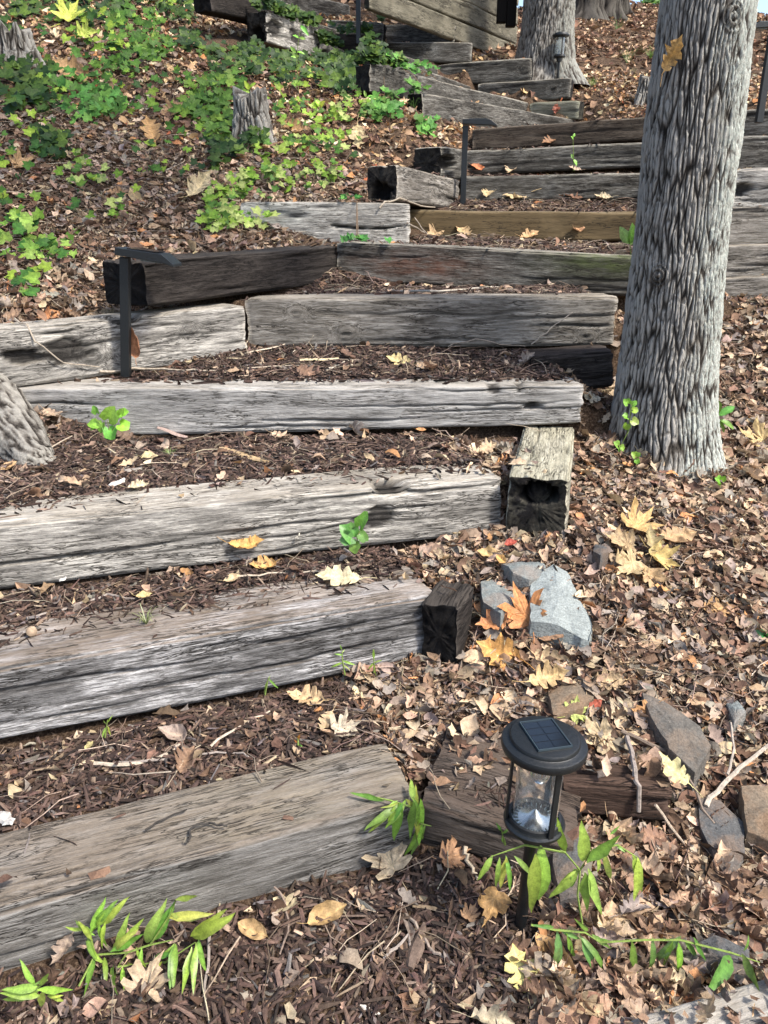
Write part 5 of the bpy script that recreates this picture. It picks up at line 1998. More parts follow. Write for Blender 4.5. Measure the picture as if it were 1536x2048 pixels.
hero('OVALW', 1000, 1144, 28, 120, (.62, .36, .12), 'small orange leaf at the tip of the blue grey stone', .5, .5, seed=47, lift=.05)
hero('MAPLE', 1510, 890, 90, 150, (.60, .44, .20), 'golden leaf at the right edge level with the trunk foot', .7, .7, seed=48, lift=.03, tilt=.6)
hero('OAK', 1430, 1230, 80, 10, (.5, .3, .13), 'orange brown leaf in the right litter', .8, .8, seed=49)
hero('OVALW', 345, 1148, 50, 80, (.42, .3, .2), 'brown shrivelled leaf on the second tread', 1.3, 1.4, 1, seed=50, lift=.01)
hero('OVALW', 290, 1205, 34, 20, (.6, .45, .2), 'small yellow brown leaf on the second tread', .8, .8, seed=51)
hero('OVALW', 180, 1502, 22, 60, (.5, .42, .18), 'tiny yellow leaf in the mulch at left', .3, .3, seed=52)
hero('OVALW', 350, 1480, 75, 170, (.42, .32, .24), 'pinkish tan leaf in the mulch above the lowest step', 1.1, 1.0, .6, seed=53)
hero('OVALW', 20, 945, 40, 60, (.55, .36, .18), 'tan leaf at the left edge above the third step', .8, .8, seed=54)
# bank and upper steps
hero('OAK', 305, 285, 70, 110, (.60, .36, .15), 'orange oak leaf hanging on the ivy bank', .6, .6, seed=55, lift=.05, tilt=.8)
hero('OAK', 345, 240, 60, 60, (.42, .26, .13), 'brown oak leaf above the hanging orange one', .8, .8, seed=56, lift=.05, tilt=.8)
hero('OAK', 400, 400, 90, 80, (.60, .48, .27), 'big pale curled leaf above the charred tie', 1.0, 1.2, .5, seed=57, lift=.08, tilt=.8)
hero('OAK', 150, 160, 90, 150, (.52, .32, .14), 'brown leaf below the yellow oak sprig', .7, .9, seed=58, lift=.05, tilt=.8)
hero('MAPLE', 145, 60, 75, 80, (.62, .66, .12), 'bright yellow oak leaf at the top left of the bank', .5, .5, seed=59, lift=.12, tilt=.8)
hero('MAPLE', 175, 95, 55, 20, (.55, .62, .12), 'second yellow green oak leaf just below the brightest', .5, .5, seed=60, lift=.1, tilt=.8)
hero('OAK', 505, 275, 60, 30, (.56, .36, .17), 'tan leaf at the foot of the small grey stump', .7, .7, seed=61, lift=.04, tilt=.8)
hero('MAPLE', 1030, 400, 70, 20, (.62, .46, .24), 'cream leaf standing before the dark step above the ochre one', .6, .6, seed=62, lift=.03, tilt=.5)
hero('OAK', 975, 392, 45, 160, (.6, .46, .24), 'small pale leaf left of the cream standing leaf', .6, .6, seed=63, lift=.02, tilt=.5)
hero('OAK', 1145, 400, 45, 10, (.34, .18, .1), 'brown leaf right of the cream standing leaf', .8, .8, seed=64, lift=.02, tilt=.5)
hero('OAK', 1057, 478, 50, 10, (.60, .38, .18), 'orange leaf in front of the ochre step', .8, .8, seed=65, lift=.02, tilt=.5)
hero('OAK', 1155, 468, 45, 80, (.5, .28, .14), 'upright brown leaf leaning on the ochre step', .8, .8, seed=66, lift=.03, tilt=.7)
hero('OAK', 1205, 400, 40, 20, (.62, .5, .3), 'pale leaf by the trunk in front of the dark step', .6, .6, seed=67, lift=.02, tilt=.5)
hero('OAK', 870, 472, 55, 30, (.55, .38, .2), 'tan leaf at the left foot of the ochre step', .8, .8, seed=68, lift=.02, tilt=.5)
hero('OAK', 925, 470, 55, 150, (.58, .4, .2), 'second tan leaf at the left foot of the ochre step', .8, .8, seed=69, lift=.02, tilt=.5)
hero('OVALW', 955, 340, 30, 20, (.55, .2, .08), 'small red orange leaf right of the middle lamp', .6, .6, seed=70, lift=.02, tilt=.5)
hero('OAK', 1020, 345, 38, 20, (.6, .44, .26), 'small tan leaf before the second dark step', .6, .6, seed=71, lift=.02, tilt=.5)
hero('OAK', 1150, 343, 30, 20, (.6, .44, .3), 'tiny pale leaf before the second dark step near the trunk', .6, .6, seed=72, lift=.02, tilt=.5)
hero('OAK', 1098, 288, 36, 20, (.34, .18, .09), 'brown leaf on top of the second dark step', .6, .6, seed=73, lift=.02, tilt=.5)
hero('OAK', 715, 290, 60, 60, (.64, .5, .26), 'cream leaf on the bank left of the middle lamp', .5, .5, seed=74, lift=.04, tilt=.8)
hero('OAK', 585, 270, 60, 140, (.5, .3, .13), 'brown leaf right of the small grey stump', .9, .9, seed=75, lift=.04, tilt=.8)
hero('MAPLE', 45, 340, 60, 40, (.6, .38, .18), 'orange tan leaf at the left edge of the bank', .7, .7, seed=76, lift=.04, tilt=.8)
hero('OVALW', 272, 405, 40, 100, (.56, .4, .2), 'round tan leaf on the bank above the charred tie', .7, .7, seed=77, lift=.03, tilt=.8)
hero('OAK', 235, 400, 50, 20, (.5, .3, .15), 'brown leaf left of the round tan leaf', .8, .8, seed=78, lift=.03, tilt=.8)
hero('OAK', 1112, 226, 24, 10, (.3, .09, .05), 'dark red leaf beneath the flat stones timber', .5, .5, seed=79, lift=.02, tilt=.5)
# leaf caught on the trunk and leaf on the lamp post
hero('OAK', 1343, 122, 78, 0, (.50, .30, .10), 'orange oak leaf caught in the trunk bark', .6, .8, .6, seed=80, Y=3.49,
     Rm=[[.42, .85, -.3], [-.25, -.22, -.95], [.87, -.48, -.12]])
hero('OVALW', 272, 690, 74, 0, (.42, .20, .10), 'curled rust brown leaf leaning on the left lamp post', .9, 1.5, .3, seed=81, Y=3.82,
     Rm=[[-.05, .95, -.3], [.1, -.3, -.95], [.99, .08, .08]])


def acorn(px, py, r, label, capcol=(.30, .22, .15)):
    p = hit(px, py)
    root = empty('acorn', (p[0], p[1], p[2] + r), label, 'acorn', 'acorns in the litter')
    root.rotation_euler = (1.2, .3, px * .1)
    a = link('nut', MB().lathe([(0, -r * 1.3), (r * .5, -r * 1.15), (r * .85, -r * .5), (r * .9, 0), (r * .8, r * .3), (0, r * .35)], 14).mesh('nut', M_TWIG, True), root)
    a.color = (.10, .05, .03, 1)
    b = link('cap', MB().lathe([(r * .98, r * .0), (r * 1.05, r * .3), (r * .85, r * .65), (r * .4, r * .85), (.0, r * .88)], 14).mesh('cap', M_TWIG, True), root)
    b.color = (*capcol, 1)


acorn(672, 1418, .012, 'acorn with ringed cap above the lowest step')
acorn(1432, 1120, .013, 'dark acorn right of the tan leaf pile')
acorn(1222, 1640, .014, 'round brown acorn right of the lantern')
acorn(65, 1272, .016, 'brown acorn on the second step at left')

# ------------------------------------------------------------------ green plants
GT = {
    'LANCE': [leaf_mesh('leaf', tp, M_GREEN) for tp in [strip_leaf(LANCE, .25, cu, .2, tw, i, .006) for i, (cu, tw) in enumerate([(-.5, .3), (-.8, -.4), (.3, .8), (-1.1, .2)])]],
    'HEART': [leaf_mesh('leaf', tp, M_GREEN) for tp in [polar_leaf(HEART, .2, -.4, .2, 0, i, .01) for i in range(3)]],
    'OVAL': [leaf_mesh('leaf', tp, M_GREEN) for tp in [strip_leaf(OVALW, .2, -.5, .2, .2 * i, i, .01) for i in range(3)]],
    'MAPLE': [leaf_mesh('leaf', tp, M_GREEN) for tp in [polar_leaf(MAPLE, .15, -.4, .2, 0, i, .01) for i in range(3)]],
}
IVYM = [leaf_mesh('leaf', polar_leaf(IVY, .12, -.5 + .2 * (i % 4), .25, .2 * (i % 3), 200 + i, .03), M_IVY) for i in range(8)]


def leaf_between(root, kind, A, B, width, col, k=0, face=None, name='leaf'):
    """leaf whose base is at A and tip at B (world)"""
    A, B = Vector(A), Vector(B)
    d = B - A
    L = d.length
    x = d.normalized()
    up = Vector(face) if face is not None else Vector((0, -.55, .85))
    z = (up - x * up.dot(x))
    if z.length < 1e-3:
        z = x.orthogonal()
    z.normalize()
    y = z.cross(x)
    c = (A + B) / 2
    M = Matrix(((x.x * L, y.x * width, z.x * L, c.x), (x.y * L, y.y * width, z.y * L, c.y), (x.z * L, y.z * width, z.z * L, c.z), (0, 0, 0, 1)))
    o = bpy.data.objects.new(name, GT[kind][k % len(GT[kind])])
    COL.objects.link(o)
    if root is not None:
        o.parent = root
        M = root.matrix_basis.inverted() @ M
    o.matrix_local = M
    o.color = (*col, 1)
    return o


G1, G2, G3 = (.20, .31, .05), (.29, .40, .07), (.13, .24, .04)


def shoot_clump(base, stems, leaves, label, Y0, Y1, grp='bamboo-like green shoots in the foreground', col=None, kind='LANCE', w=1.0, cat='plant', name='green_shoot'):
    """base px on the ground; stems: polylines of px; leaves: (x0,y0,x1,y1); depth goes from Y0 (left px) to Y1 by height"""
    b = hit(*base)
    root = empty(name, tuple(b), label, cat, grp)

    def P(px, py, j=0):
        # depth a little nearer than the base, varying with height
        f = np.clip((base[1] - py) / 300, -.6, 1)
        Y = Y0 + (Y1 - Y0) * (f + .6) / 1.6 + j
        p = UY(px, py, Y)
        g = surf(np.array([p[0]]), np.array([p[1]]))[0][0]
        if p[2] < g + .012:
            p = hit(px, py)
            p = p + np.array([0, -.012, .016])
        return p
    for s in stems:
        pts = [Vector(P(*q)) - Vector(b) for q in s]
        if len(pts) > 1:
            o = link('stem', MB().tube(pts, [.0026] * (len(pts) - 1) + [.0012], 5).mesh('stem', M_TWIG, True), root)
            o.color = (.16, .22, .05, 1)
    if kind == 'LANCE' and len(leaves) > 6:
        leaves = list(leaves) + [(q[0] + random.uniform(-16, 16), q[1] + random.uniform(-10, 10), q[2] + random.uniform(-28, 28), q[3] + random.uniform(-20, 20)) for q in leaves if random.random() < .45]
    for i, lf in enumerate(leaves):
        x0, y0, x1, y1 = lf[:4]
        wd = lf[4] if len(lf) > 4 else 1
        j = random.uniform(-.015, .015)
        A = P(x0, y0)
        B = P(x1, y1, j)
        L = np.linalg.norm(B - A)
        c = random.choice([G1, G2, G3, G2]) if col is None else col[i % len(col)]
        c = tuple(q * random.uniform(.85, 1.2) for q in c)
        leaf_between(root, kind, A, B, L * w * wd * (1.02 if kind == 'LANCE' else 1), c, i, face=(random.uniform(-.5, .5), -.8, .6 + random.uniform(-.3, .3)))
    return root


shoot_clump((255, 1935), [[(165, 1980), (190, 1910), (255, 1905), (300, 1890), (345, 1880)], [(190, 1910), (180, 1870), (195, 1850)], [(300, 1890), (340, 1830), (352, 1800)],
                          [(255, 1905), (240, 1935), (330, 1925), (390, 1885)]],
            [(180, 1868, 212, 1795), (188, 1850, 232, 1802), (190, 1870, 150, 1845), (180, 1870, 148, 1842), (195, 1850, 215, 1900), (172, 1875, 195, 1925), (190, 1915, 175, 2000), (210, 1910, 218, 1985),
             (222, 1920, 238, 2000), (232, 1905, 255, 1828), (245, 1885, 290, 1835), (215, 1905, 275, 1860), (296, 1890, 352, 1805, 1.3), (340, 1830, 403, 1838, 1.2), (352, 1800, 397, 1790, 1.2), (375, 1880, 470, 1832, 1.4),
             (270, 1895, 300, 1945), (250, 1925, 290, 1950), (250, 1940, 255, 1985), (315, 1920, 350, 1890), (325, 1920, 300, 1965), (350, 1885, 352, 1990, .9), (390, 1885, 390, 1995, .9), (395, 1880, 415, 1955, 1.2)],
            'leafy green shoot clump before the left half of the lowest step', 1.28, 1.36)
shoot_clump((62, 1985), [[(62, 1985), (70, 1980), (95, 1960)], [(62, 1985), (40, 1985)]],
            [(80, 1975, 0, 1980, 1.2), (75, 1985, 0, 2005, 1.1), (75, 1980, 148, 1978, 1.1), (70, 1975, 40, 1920), (85, 1985, 80, 2018, 1.3), (95, 1985, 130, 2005), (80, 1970, 100, 1945)],
            'small spreading green shoot in the bottom left corner', 1.13, 1.15)
shoot_clump((830, 1720), [[(835, 1690), (830, 1640), (826, 1600), (826, 1570)], [(830, 1620), (780, 1608), (705, 1592)], [(840, 1650), (862, 1655)]],
            [(826, 1612, 822, 1555, 1.3), (828, 1608, 838, 1655, 1.3), (826, 1612, 820, 1680, 1.0), (815, 1615, 768, 1665, 1.1), (800, 1625, 785, 1688, 1.3), (790, 1612, 738, 1672), (770, 1605, 700, 1592, .8),
             (845, 1650, 808, 1722, 1.1), (850, 1652, 818, 1720, .8), (790, 1620, 775, 1650), (835, 1640, 845, 1680), (800, 1610, 760, 1625, .8)],
            'green shoot at the right end of the lowest step', 1.66, 1.70)
shoot_clump((1165, 1850), [[(1165, 1850), (1155, 1790), (1160, 1740), (1130, 1705), (1050, 1690), (985, 1712)], [(1160, 1740), (1185, 1700), (1235, 1690), (1275, 1715)], [(1130, 1705), (1120, 1700)]],
            [(1130, 1708, 1114, 1635, 1.2), (1170, 1730, 1163, 1645, 1.4), (1175, 1725, 1240, 1668, 1.4), (1088, 1702, 1076, 1818, 1.5), (1160, 1738, 1095, 1800, 1.1), (1150, 1740, 1145, 1780, 1.3), (1168, 1742, 1175, 1820, 1.3),
             (1210, 1710, 1222, 1768, 1.0), (1268, 1712, 1286, 1790, .9), (985, 1712, 955, 1765, 1.1), (1010, 1712, 1000, 1775, 1.2), (1015, 1715, 1022, 1790, .8), (1030, 1712, 1072, 1760, .8), (1232, 1690, 1252, 1705, 1.2),
             (1220, 1670, 1240, 1650, 1.2), (1000, 1718, 990, 1780, 1)],
            'tall green shoot arching in front of the lantern stake', 1.34, 1.40)
shoot_clump((1150, 1885), [[(1062, 1850), (1110, 1860), (1170, 1865), (1200, 1885)], [(1200, 1885), (1290, 1880), (1360, 1880), (1460, 1905), (1520, 1925)]],
            [(1110, 1855, 1062, 1850, .9), (1115, 1865, 1118, 1955, .9), (1130, 1865, 1145, 1925, .9), (1165, 1870, 1215, 1960, .8), (1185, 1870, 1225, 1900, .9), (1180, 1865, 1150, 1840, .8), (1260, 1880, 1268, 1960, 1.2),
             (1310, 1880, 1300, 1950, 1), (1360, 1885, 1350, 1965, 1.1), (1470, 1905, 1412, 1992, 1.1), (1485, 1910, 1515, 1988, .9), (1490, 1905, 1500, 1870, 1.2), (1370, 1880, 1400, 1925, .8), (1120, 1860, 1165, 1880, .8), (1345, 1880, 1320, 1940, .8)],
            'low green runner shoot trailing to the bottom right corner', 1.30, 1.38, col=[(.10, .18, .035), (.12, .2, .05), (.13, .26, .04)])
shoot_clump((1010, 1665), [[(1010, 1690), (1003, 1660)]], [(1003, 1662, 992, 1645, 1.4), (1005, 1668, 1020, 1655, 1.4), (1003, 1672, 1012, 1690, 1.2)], 'tiny green leaves left of the lantern tray', 1.5, 1.5)
shoot_clump((700, 1345), [[(690, 1350), (685, 1320), (684, 1300)]], [(685, 1325, 660, 1335, .9), (686, 1322, 712, 1330, .9), (685, 1310, 668, 1308, .9), (685, 1305, 690, 1298), (688, 1330, 700, 1340), (684, 1300, 680, 1290)],
            'small green sprout below the second step face', 2.1, 2.14)
shoot_clump((748, 1345), [[(748, 1345), (748, 1300)]], [(748, 1325, 765, 1320, .9), (748, 1325, 736, 1340, .9), (748, 1318, 747, 1297, 1.2), (748, 1330, 752, 1355, .9)], 'second small sprout right of the first below the step', 2.14, 2.16)
shoot_clump((210, 1475), [[(210, 1475), (215, 1440)]], [(215, 1445, 226, 1430, .9), (213, 1452, 203, 1478, .9), (215, 1452, 222, 1472, .9), (212, 1448, 206, 1440)], 'thin pale sprout at the foot of the second step', 1.83, 1.85)
shoot_clump((535, 1375), [[(530, 1390), (537, 1355)]], [(535, 1362, 528, 1388, .8), (537, 1358, 558, 1378, .7), (537, 1358, 541, 1350)], 'wispy sprout before the second step centre', 2.0, 2.02)
shoot_clump((595, 1500), [[(598, 1500), (596, 1475)]], [(598, 1490, 588, 1480, 1.6), (598, 1490, 606, 1500, 1.8), (596, 1480, 600, 1468, 1.6)], 'little sprout with orange leaf at the top of the lowest step', 1.9, 1.9,
            col=[(.5, .14, .04), (.12, .3, .04), (.45, .2, .04)])
shoot_clump((220, 870), [[(220, 870), (215, 840)], [(220, 870), (235, 840)], [(210, 860), (190, 835)]], [(212, 845, 232, 808, 1.0), (215, 850, 225, 885, .9), (235, 845, 262, 862, 1.1), (200, 850, 170, 848, .8), (195, 830, 186, 808, .8),
             (232, 830, 263, 822, .7), (195, 850, 178, 862, .6), (205, 840, 200, 870, .8), (238, 840, 250, 812, .6)],
            'bright round-leaved seedling against the silver step at left', 3.32, 3.4, grp='seedlings', col=[(.20, .42, .05), (.15, .34, .045), (.24, .46, .06)], kind='HEART', name='seedling')
shoot_clump((712, 1105), [[(712, 1105), (715, 1070), (732, 1040)]], [(712, 1080, 675, 1045, .9), (715, 1060, 738, 1018, .6), (712, 1075, 672, 1082, .8), (716, 1065, 740, 1085, .8), (710, 1078, 708, 1112, .8), (705, 1062, 700, 1040, .6)],
            'broad-leaved green seedling in front of the third step', 2.55, 2.6, grp='seedlings', col=[(.12, .26, .05), (.16, .33, .05), (.13, .24, .07)], kind='HEART', name='seedling')
shoot_clump((1258, 860), [[(1258, 860), (1262, 810), (1275, 800)], [(1258, 860), (1240, 895)]], [(1258, 810, 1246, 796), (1262, 812, 1276, 802), (1258, 835, 1242, 830), (1262, 838, 1280, 850), (1256, 845, 1250, 862), (1262, 820, 1280, 822)],
            'yellow green seedling left of the trunk foot', 3.38, 3.4, grp='seedlings', col=[(.22, .40, .05), (.3, .46, .07)], kind='HEART', name='seedling')
shoot_clump((1240, 900), [[(1240, 905), (1238, 890)]], [(1238, 893, 1226, 882), (1240, 893, 1250, 900), (1238, 893, 1240, 905)], 'tiny seedling a little below the yellow green one', 3.2, 3.2, grp='seedlings', col=[(.2, .38, .05)], kind='HEART', name='seedling')
shoot_clump((1273, 925), [[(1273, 930), (1273, 912)]], [(1273, 915, 1262, 902), (1273, 913, 1282, 905), (1273, 917, 1276, 930)], 'tiny seedling at the front of the trunk foot', 3.2, 3.2, grp='seedlings', col=[(.22, .42, .05)], kind='HEART', name='seedling')
shoot_clump((1440, 970), [[(1440, 975), (1442, 960)]], [(1442, 962, 1428, 955), (1442, 962, 1453, 952), (1441, 965, 1436, 972)], 'tiny seedling in the litter right of the trunk', 3.3, 3.3, grp='seedlings', col=[(.22, .42, .05)], kind='HEART', name='seedling')
shoot_clump((1440, 850), [[(1438, 860), (1436, 830), (1432, 800)]], [(1436, 830, 1430, 790, .7), (1438, 830, 1470, 812, .8), (1438, 838, 1470, 858, .6), (1436, 835, 1410, 820, .6), (1438, 842, 1450, 866, .6)],
            'green seedling with pointed leaves right of the trunk foot', 3.75, 3.8, grp='seedlings', col=[(.12, .225, .03), (.14, .3, .06)], kind='OVAL', name='seedling')
shoot_clump((1262, 500), [[(1262, 510), (1258, 470)]], [(1258, 488, 1240, 452, .8), (1260, 488, 1266, 445, .7), (1260, 490, 1280, 470, .7)], 'pale green leaves peeping beside the trunk above the algae-green timber', 4.0, 4.0, grp='seedlings',
            col=[(.30, .44, .16), (.22, .42, .08)], kind='OVAL', name='seedling')
shoot_clump((1530, 1290), [[(1525, 1290), (1530, 1275)]], [(1530, 1280, 1505, 1262, .9), (1532, 1275, 1550, 1262, .9), (1530, 1282, 1510, 1285, .7)], 'dark green leaf at the right edge of the litter', 2.4, 2.4, grp='seedlings',
            col=[(.04, .17, .04)], kind='OVAL', name='seedling')
shoot_clump((1148, 330), [[(1148, 342), (1147, 310), (1146, 275)]], [(1147, 318, 1154, 332, .8), (1147, 318, 1142, 308, .8), (1146, 275, 1150, 266, .9), (1147, 279, 1142, 272, .9)], 'thin stem with small leaves before the upper dark steps', 6.85, 6.9,
            grp='seedlings', col=[(.2, .4, .06)], kind='OVAL', name='seedling')
shoot_clump((515, 235), [[(512, 245), (505, 190), (495, 170)]], [(500, 180, 488, 160, .7), (500, 185, 482, 180, .7), (505, 195, 490, 200, .6), (508, 192, 530, 180, .7), (510, 200, 520, 225, .7), (512, 200, 540, 195, .7), (508, 190, 505, 212, .7), (512, 190, 535, 212, .7),
            (498, 175, 512, 165, .7)],
            'lime green sprig over the small grey stump', 7.0, 7.05, grp='seedlings', col=[(.40, .55, .06), (.34, .5, .06)], kind='OVAL', name='seedling')
shoot_clump((597, 180), [[(597, 182), (593, 120), (597, 80), (603, 42)]], [(600, 50, 618, 72, .5), (597, 75, 585, 70, .8), (598, 75, 612, 78, .8), (592, 105, 580, 92, .7), (594, 103, 610, 108, .7), (592, 115, 582, 112, .8)],
            'tall thin green stem rising above the ivy near the whitened timber', 8.0, 8.1, grp='seedlings', col=[(.20, .42, .08), (.3, .5, .08)], kind='OVAL', name='seedling')
shoot_clump((735, 225), [[(735, 228), (732, 190)]], [(733, 205, 720, 222, .6), (734, 200, 748, 212, .6), (733, 195, 745, 190, .6), (733, 195, 728, 180, .6)], 'bright sprig below the dark ivy left of the stair', 7.7, 7.75, grp='seedlings', col=[(.22, .44, .07)],
            kind='OVAL', name='seedling')
shoot_clump((640, 225), [[(640, 230), (638, 205)]], [(638, 215, 652, 200, 1), (638, 215, 618, 208, 1), (640, 212, 630, 198, .9)], 'yellow green round leaves on the bank below the ivy', 7.6, 7.65, grp='seedlings', col=[(.36, .48, .05)],
            kind='HEART', name='seedling')


def grass_tuft(px, py, n, L, label, col):
    p = hit(px, py)
    mb = MB()
    V, Fc = [], []
    for i in range(n):
        a = random.uniform(0, 6.28)
        l = L * random.uniform(.5, 1.1)
        dx, dy = math.cos(a), math.sin(a)
        w = .0022
        b = len(V)
        for k, (f, hgt) in enumerate([(0, 0), (.35, .55), (.75, .8), (1.1, .7)]):
            c = Vector((dx * l * f * .8, dy * l * f * .8, l * hgt * random.uniform(.7, 1)))
            ww = w * (1 - k / 3.2)
            V += [c + Vector((-dy, dx, 0)) * ww, c - Vector((-dy, dx, 0)) * ww]
        for k in range(3):
            Fc.append((b + 2 * k, b + 2 * k + 1, b + 2 * k + 3, b + 2 * k + 2))
    o = link('grass_tuft', mb.add(V, Fc).mesh('grass_tuft', M_GREEN, True), None, label, 'grass tuft', loc=tuple(p))
    o.color = (*col, 1)


grass_tuft(340, 915, 36, .045, 'tiny pale green grass tuft in the mulch above the third step', (.20, .28, .08))
grass_tuft(293, 1252, 20, .07, 'flattened grass tuft growing on the second step', (.24, .28, .11))
grass_tuft(828, 222, 30, .16, 'fine grass tuft on the long slanting timber', (.12, .24, .06))
grass_tuft(1255, 70 + 60, 40, .3, 'green grass tuft on the far hillside', (.12, .2, .05))
grass_tuft(1235, 62 + 5, 40, .35, 'green weeds below the crest trunks', (.1, .2, .05))
grass_tuft(1185, 178, 40, .22, 'green weeds at the root of the second tree', (.14, .26, .05))
grass_tuft(1300, 120, 40, .25, 'green weeds on the slope beside the near trunk', (.14, .26, .05))

# ------------------------------------------------------------------ ivy
def ivy(blobs, n, size, label, stuffn=0, cols=None, rise=.09):
    """patch of ivy: blobs (px, py, rx, ry) on the ground"""
    cols = cols or [(.036, .078, .014), (.055, .105, .018), (.024, .055, .014), (.10, .165, .025)]
    n = min(285, int(n * (.62 if cols is SPARSE else 1.1)))
    px, py = [], []
    w = np.array([b[2] * b[3] for b in blobs], float)
    w /= w.sum()
    for i in range(n):
        b = blobs[rng.choice(len(blobs), p=w)]
        a, r = rng.random() * 6.28, rng.random() ** .55
        px.append(b[0] + b[2] * r * math.cos(a))
        py.append(b[1] + b[3] * r * math.sin(a))
    P, ok = hit_many(px, py, False)
    P = P[ok]
    c = P.mean(0)
    c[2] = P[:, 2].min()
    root = empty('ivy', tuple(c), label, 'ivy', 'ivy patches on the bank')
    N = normals(P[:, 0], P[:, 1])
    N = N + np.array([0, -.75, .1]) + rng.normal(0, .25, (len(P), 3))
    N /= np.linalg.norm(N, axis=1, keepdims=True)
    R = rotmats(N, rng.random(len(P)) * 6.28, rng.random(len(P)) * .4)
    # leaves hang tip-down mostly
    for i in range(len(P)):
        S = size * random.uniform(.6, 1.25)
        M = Matrix.Identity(4)
        Ri = R[i]
        for a in range(3):
            for b in range(3):
                M[a][b] = Ri[a][b] * S
        hgt = random.random() * rise
        M[0][3] = P[i][0] - c[0]
        M[1][3] = P[i][1] - c[1] - hgt * .3
        M[2][3] = P[i][2] - c[2] + .02 + hgt
        o = bpy.data.objects.new('leaf', IVYM[i % len(IVYM)])
        COL.objects.link(o)
        o.parent = root
        o.matrix_local = M
        q = cols[random.randrange(len(cols))]
        f = random.uniform(.75, 1.3)
        f *= .74 if cols[0][1] < .12 else .88
        o.color = (q[0] * f, q[1] * f, q[2] * f, 1)
    for i in range(min(24, len(P) // 5)):
        a = P[random.randrange(len(P))]
        dd = P - a
        near = np.argsort((dd ** 2).sum(1))[1:14]
        b = P[random.choice(list(near))]
        mb = MB().tube([Vector(a - c) + Vector((0, 0, .015)), Vector((a + b) / 2 - c) + Vector((0, 0, .05)), Vector(b - c) + Vector((0, 0, .015))], .003, 4)
        s = link('stem', mb.mesh('stem', M_TWIG, True), root)
        s.color = (.16, .11, .07, 1)


LIMEY = [(.15, .26, .03), (.23, .35, .045), (.08, .17, .028), (.34, .40, .12)]
SPARSE = [(.06, .14, .02), (.15, .26, .03), (.24, .34, .04), (.04, .10, .02)]
ivy([(90, 240, 90, 60), (250, 180, 90, 60), (60, 330, 60, 50)], 110, .085, 'single ivy leaves scattered through the upper left leaves', cols=SPARSE)
ivy([(330, 230, 110, 70), (560, 230, 80, 40), (620, 330, 90, 40)], 130, .085, 'single ivy leaves scattered across the middle of the bank', cols=SPARSE)
ivy([(150, 420, 150, 60), (330, 330, 90, 50), (60, 560, 60, 50)], 70, .075, 'single ivy leaves scattered over the lower left of the bank', cols=SPARSE)
ivy([(330, 20, 200, 25), (180, 90, 150, 45), (600, 190, 90, 30)], 190, .10, 'loose ivy filling between the upper patches', cols=SPARSE)
ivy([(50, 160, 65, 40), (60, 220, 60, 30), (20, 90, 30, 30)], 130, .12, 'ivy mass at the left edge around the brown stump')
ivy([(190, 35, 60, 30), (110, 15, 50, 20), (60, 40, 35, 25)], 90, .13, 'ivy near the yellow oak leaves at the top left')
ivy([(210, 225, 45, 35), (170, 245, 40, 20), (150, 185, 50, 20)], 105, .10, 'ivy clump in the middle of the bank left of the hanging leaf', cols=[(.055, .125, .018), (.08, .22, .04), (.14, .3, .05)])
ivy([(290, 110, 70, 28), (270, 60, 60, 25), (240, 150, 60, 15)], 130, .11, 'broad ivy strip across the upper bank', cols=[(.07, .155, .02), (.12, .225, .03), (.055, .125, .018)])
ivy([(400, 30, 80, 30), (300, 10, 70, 16), (440, 75, 45, 30)], 200, .12, 'dense dark ivy along the top of the bank')
ivy([(620, 110, 70, 35), (560, 95, 40, 25), (660, 150, 50, 30)], 250, .115, 'dark ivy between the whitened timber and the far bracket lamp')
ivy([(480, 140, 60, 35), (540, 125, 45, 40), (400, 95, 50, 25), (580, 160, 40, 25)], 240, .115, 'dark ivy mass under the whitened timber')
ivy([(700, 130, 70, 40), (690, 175, 50, 30), (730, 90, 35, 20), (770, 165, 45, 30)], 270, .12, 'thick dark ivy mass left of the slanting timbers')
ivy([(800, 195, 40, 22), (845, 178, 30, 14), (760, 240, 45, 18), (855, 265, 20, 20)], 100, .11, 'ivy creeping over the end of the long slanting timber', cols=[(.07, .2, .035), (.12, .28, .05), (.055, .125, .018)])
ivy([(430, 195, 60, 35), (400, 240, 50, 25), (450, 270, 45, 35)], 150, .11, 'ivy running down the bank left of the small stump', cols=[(.055, .125, .018), (.085, .17, .025), (.14, .23, .03)])
ivy([(450, 320, 40, 20), (420, 345, 30, 12), (500, 300, 30, 12)], 50, .11, 'sparse ivy below the small stump')
ivy([(110, 310, 35, 22), (90, 295, 20, 12)], 34, .12, 'small dark ivy clump at left on the bank')
ivy([(455, 420, 45, 35), (430, 460, 35, 20), (500, 465, 70, 12), (480, 385, 25, 15)], 130, .075, 'bright ivy spilling over the left end of the split timber', cols=LIMEY)
ivy([(560, 378, 90, 14), (640, 370, 50, 10), (520, 372, 40, 12)], 70, .075, 'light ivy behind the top of the split timber', cols=LIMEY)
ivy([(60, 510, 55, 28), (40, 470, 35, 25), (120, 520, 45, 18), (50, 590, 25, 20), (150, 480, 20, 15)], 62, .085, 'mixed ivy left of the charred tie', cols=[(.055, .15, .025), (.12, .225, .03), (.25, .38, .07)])
ivy([(180, 375, 40, 25), (165, 345, 25, 18), (230, 440, 20, 10)], 34, .08, 'light green ivy sprig in the middle left leaves', cols=LIMEY)
ivy([(600, 260, 60, 35), (560, 310, 60, 25), (660, 300, 60, 25)], 60, .085, 'scattered light ivy below the dark masses', cols=LIMEY)
ivy([(725, 230, 50, 15), (670, 250, 30, 12)], 34, .09, 'loose ivy leaves above the cream leaf', cols=LIMEY)
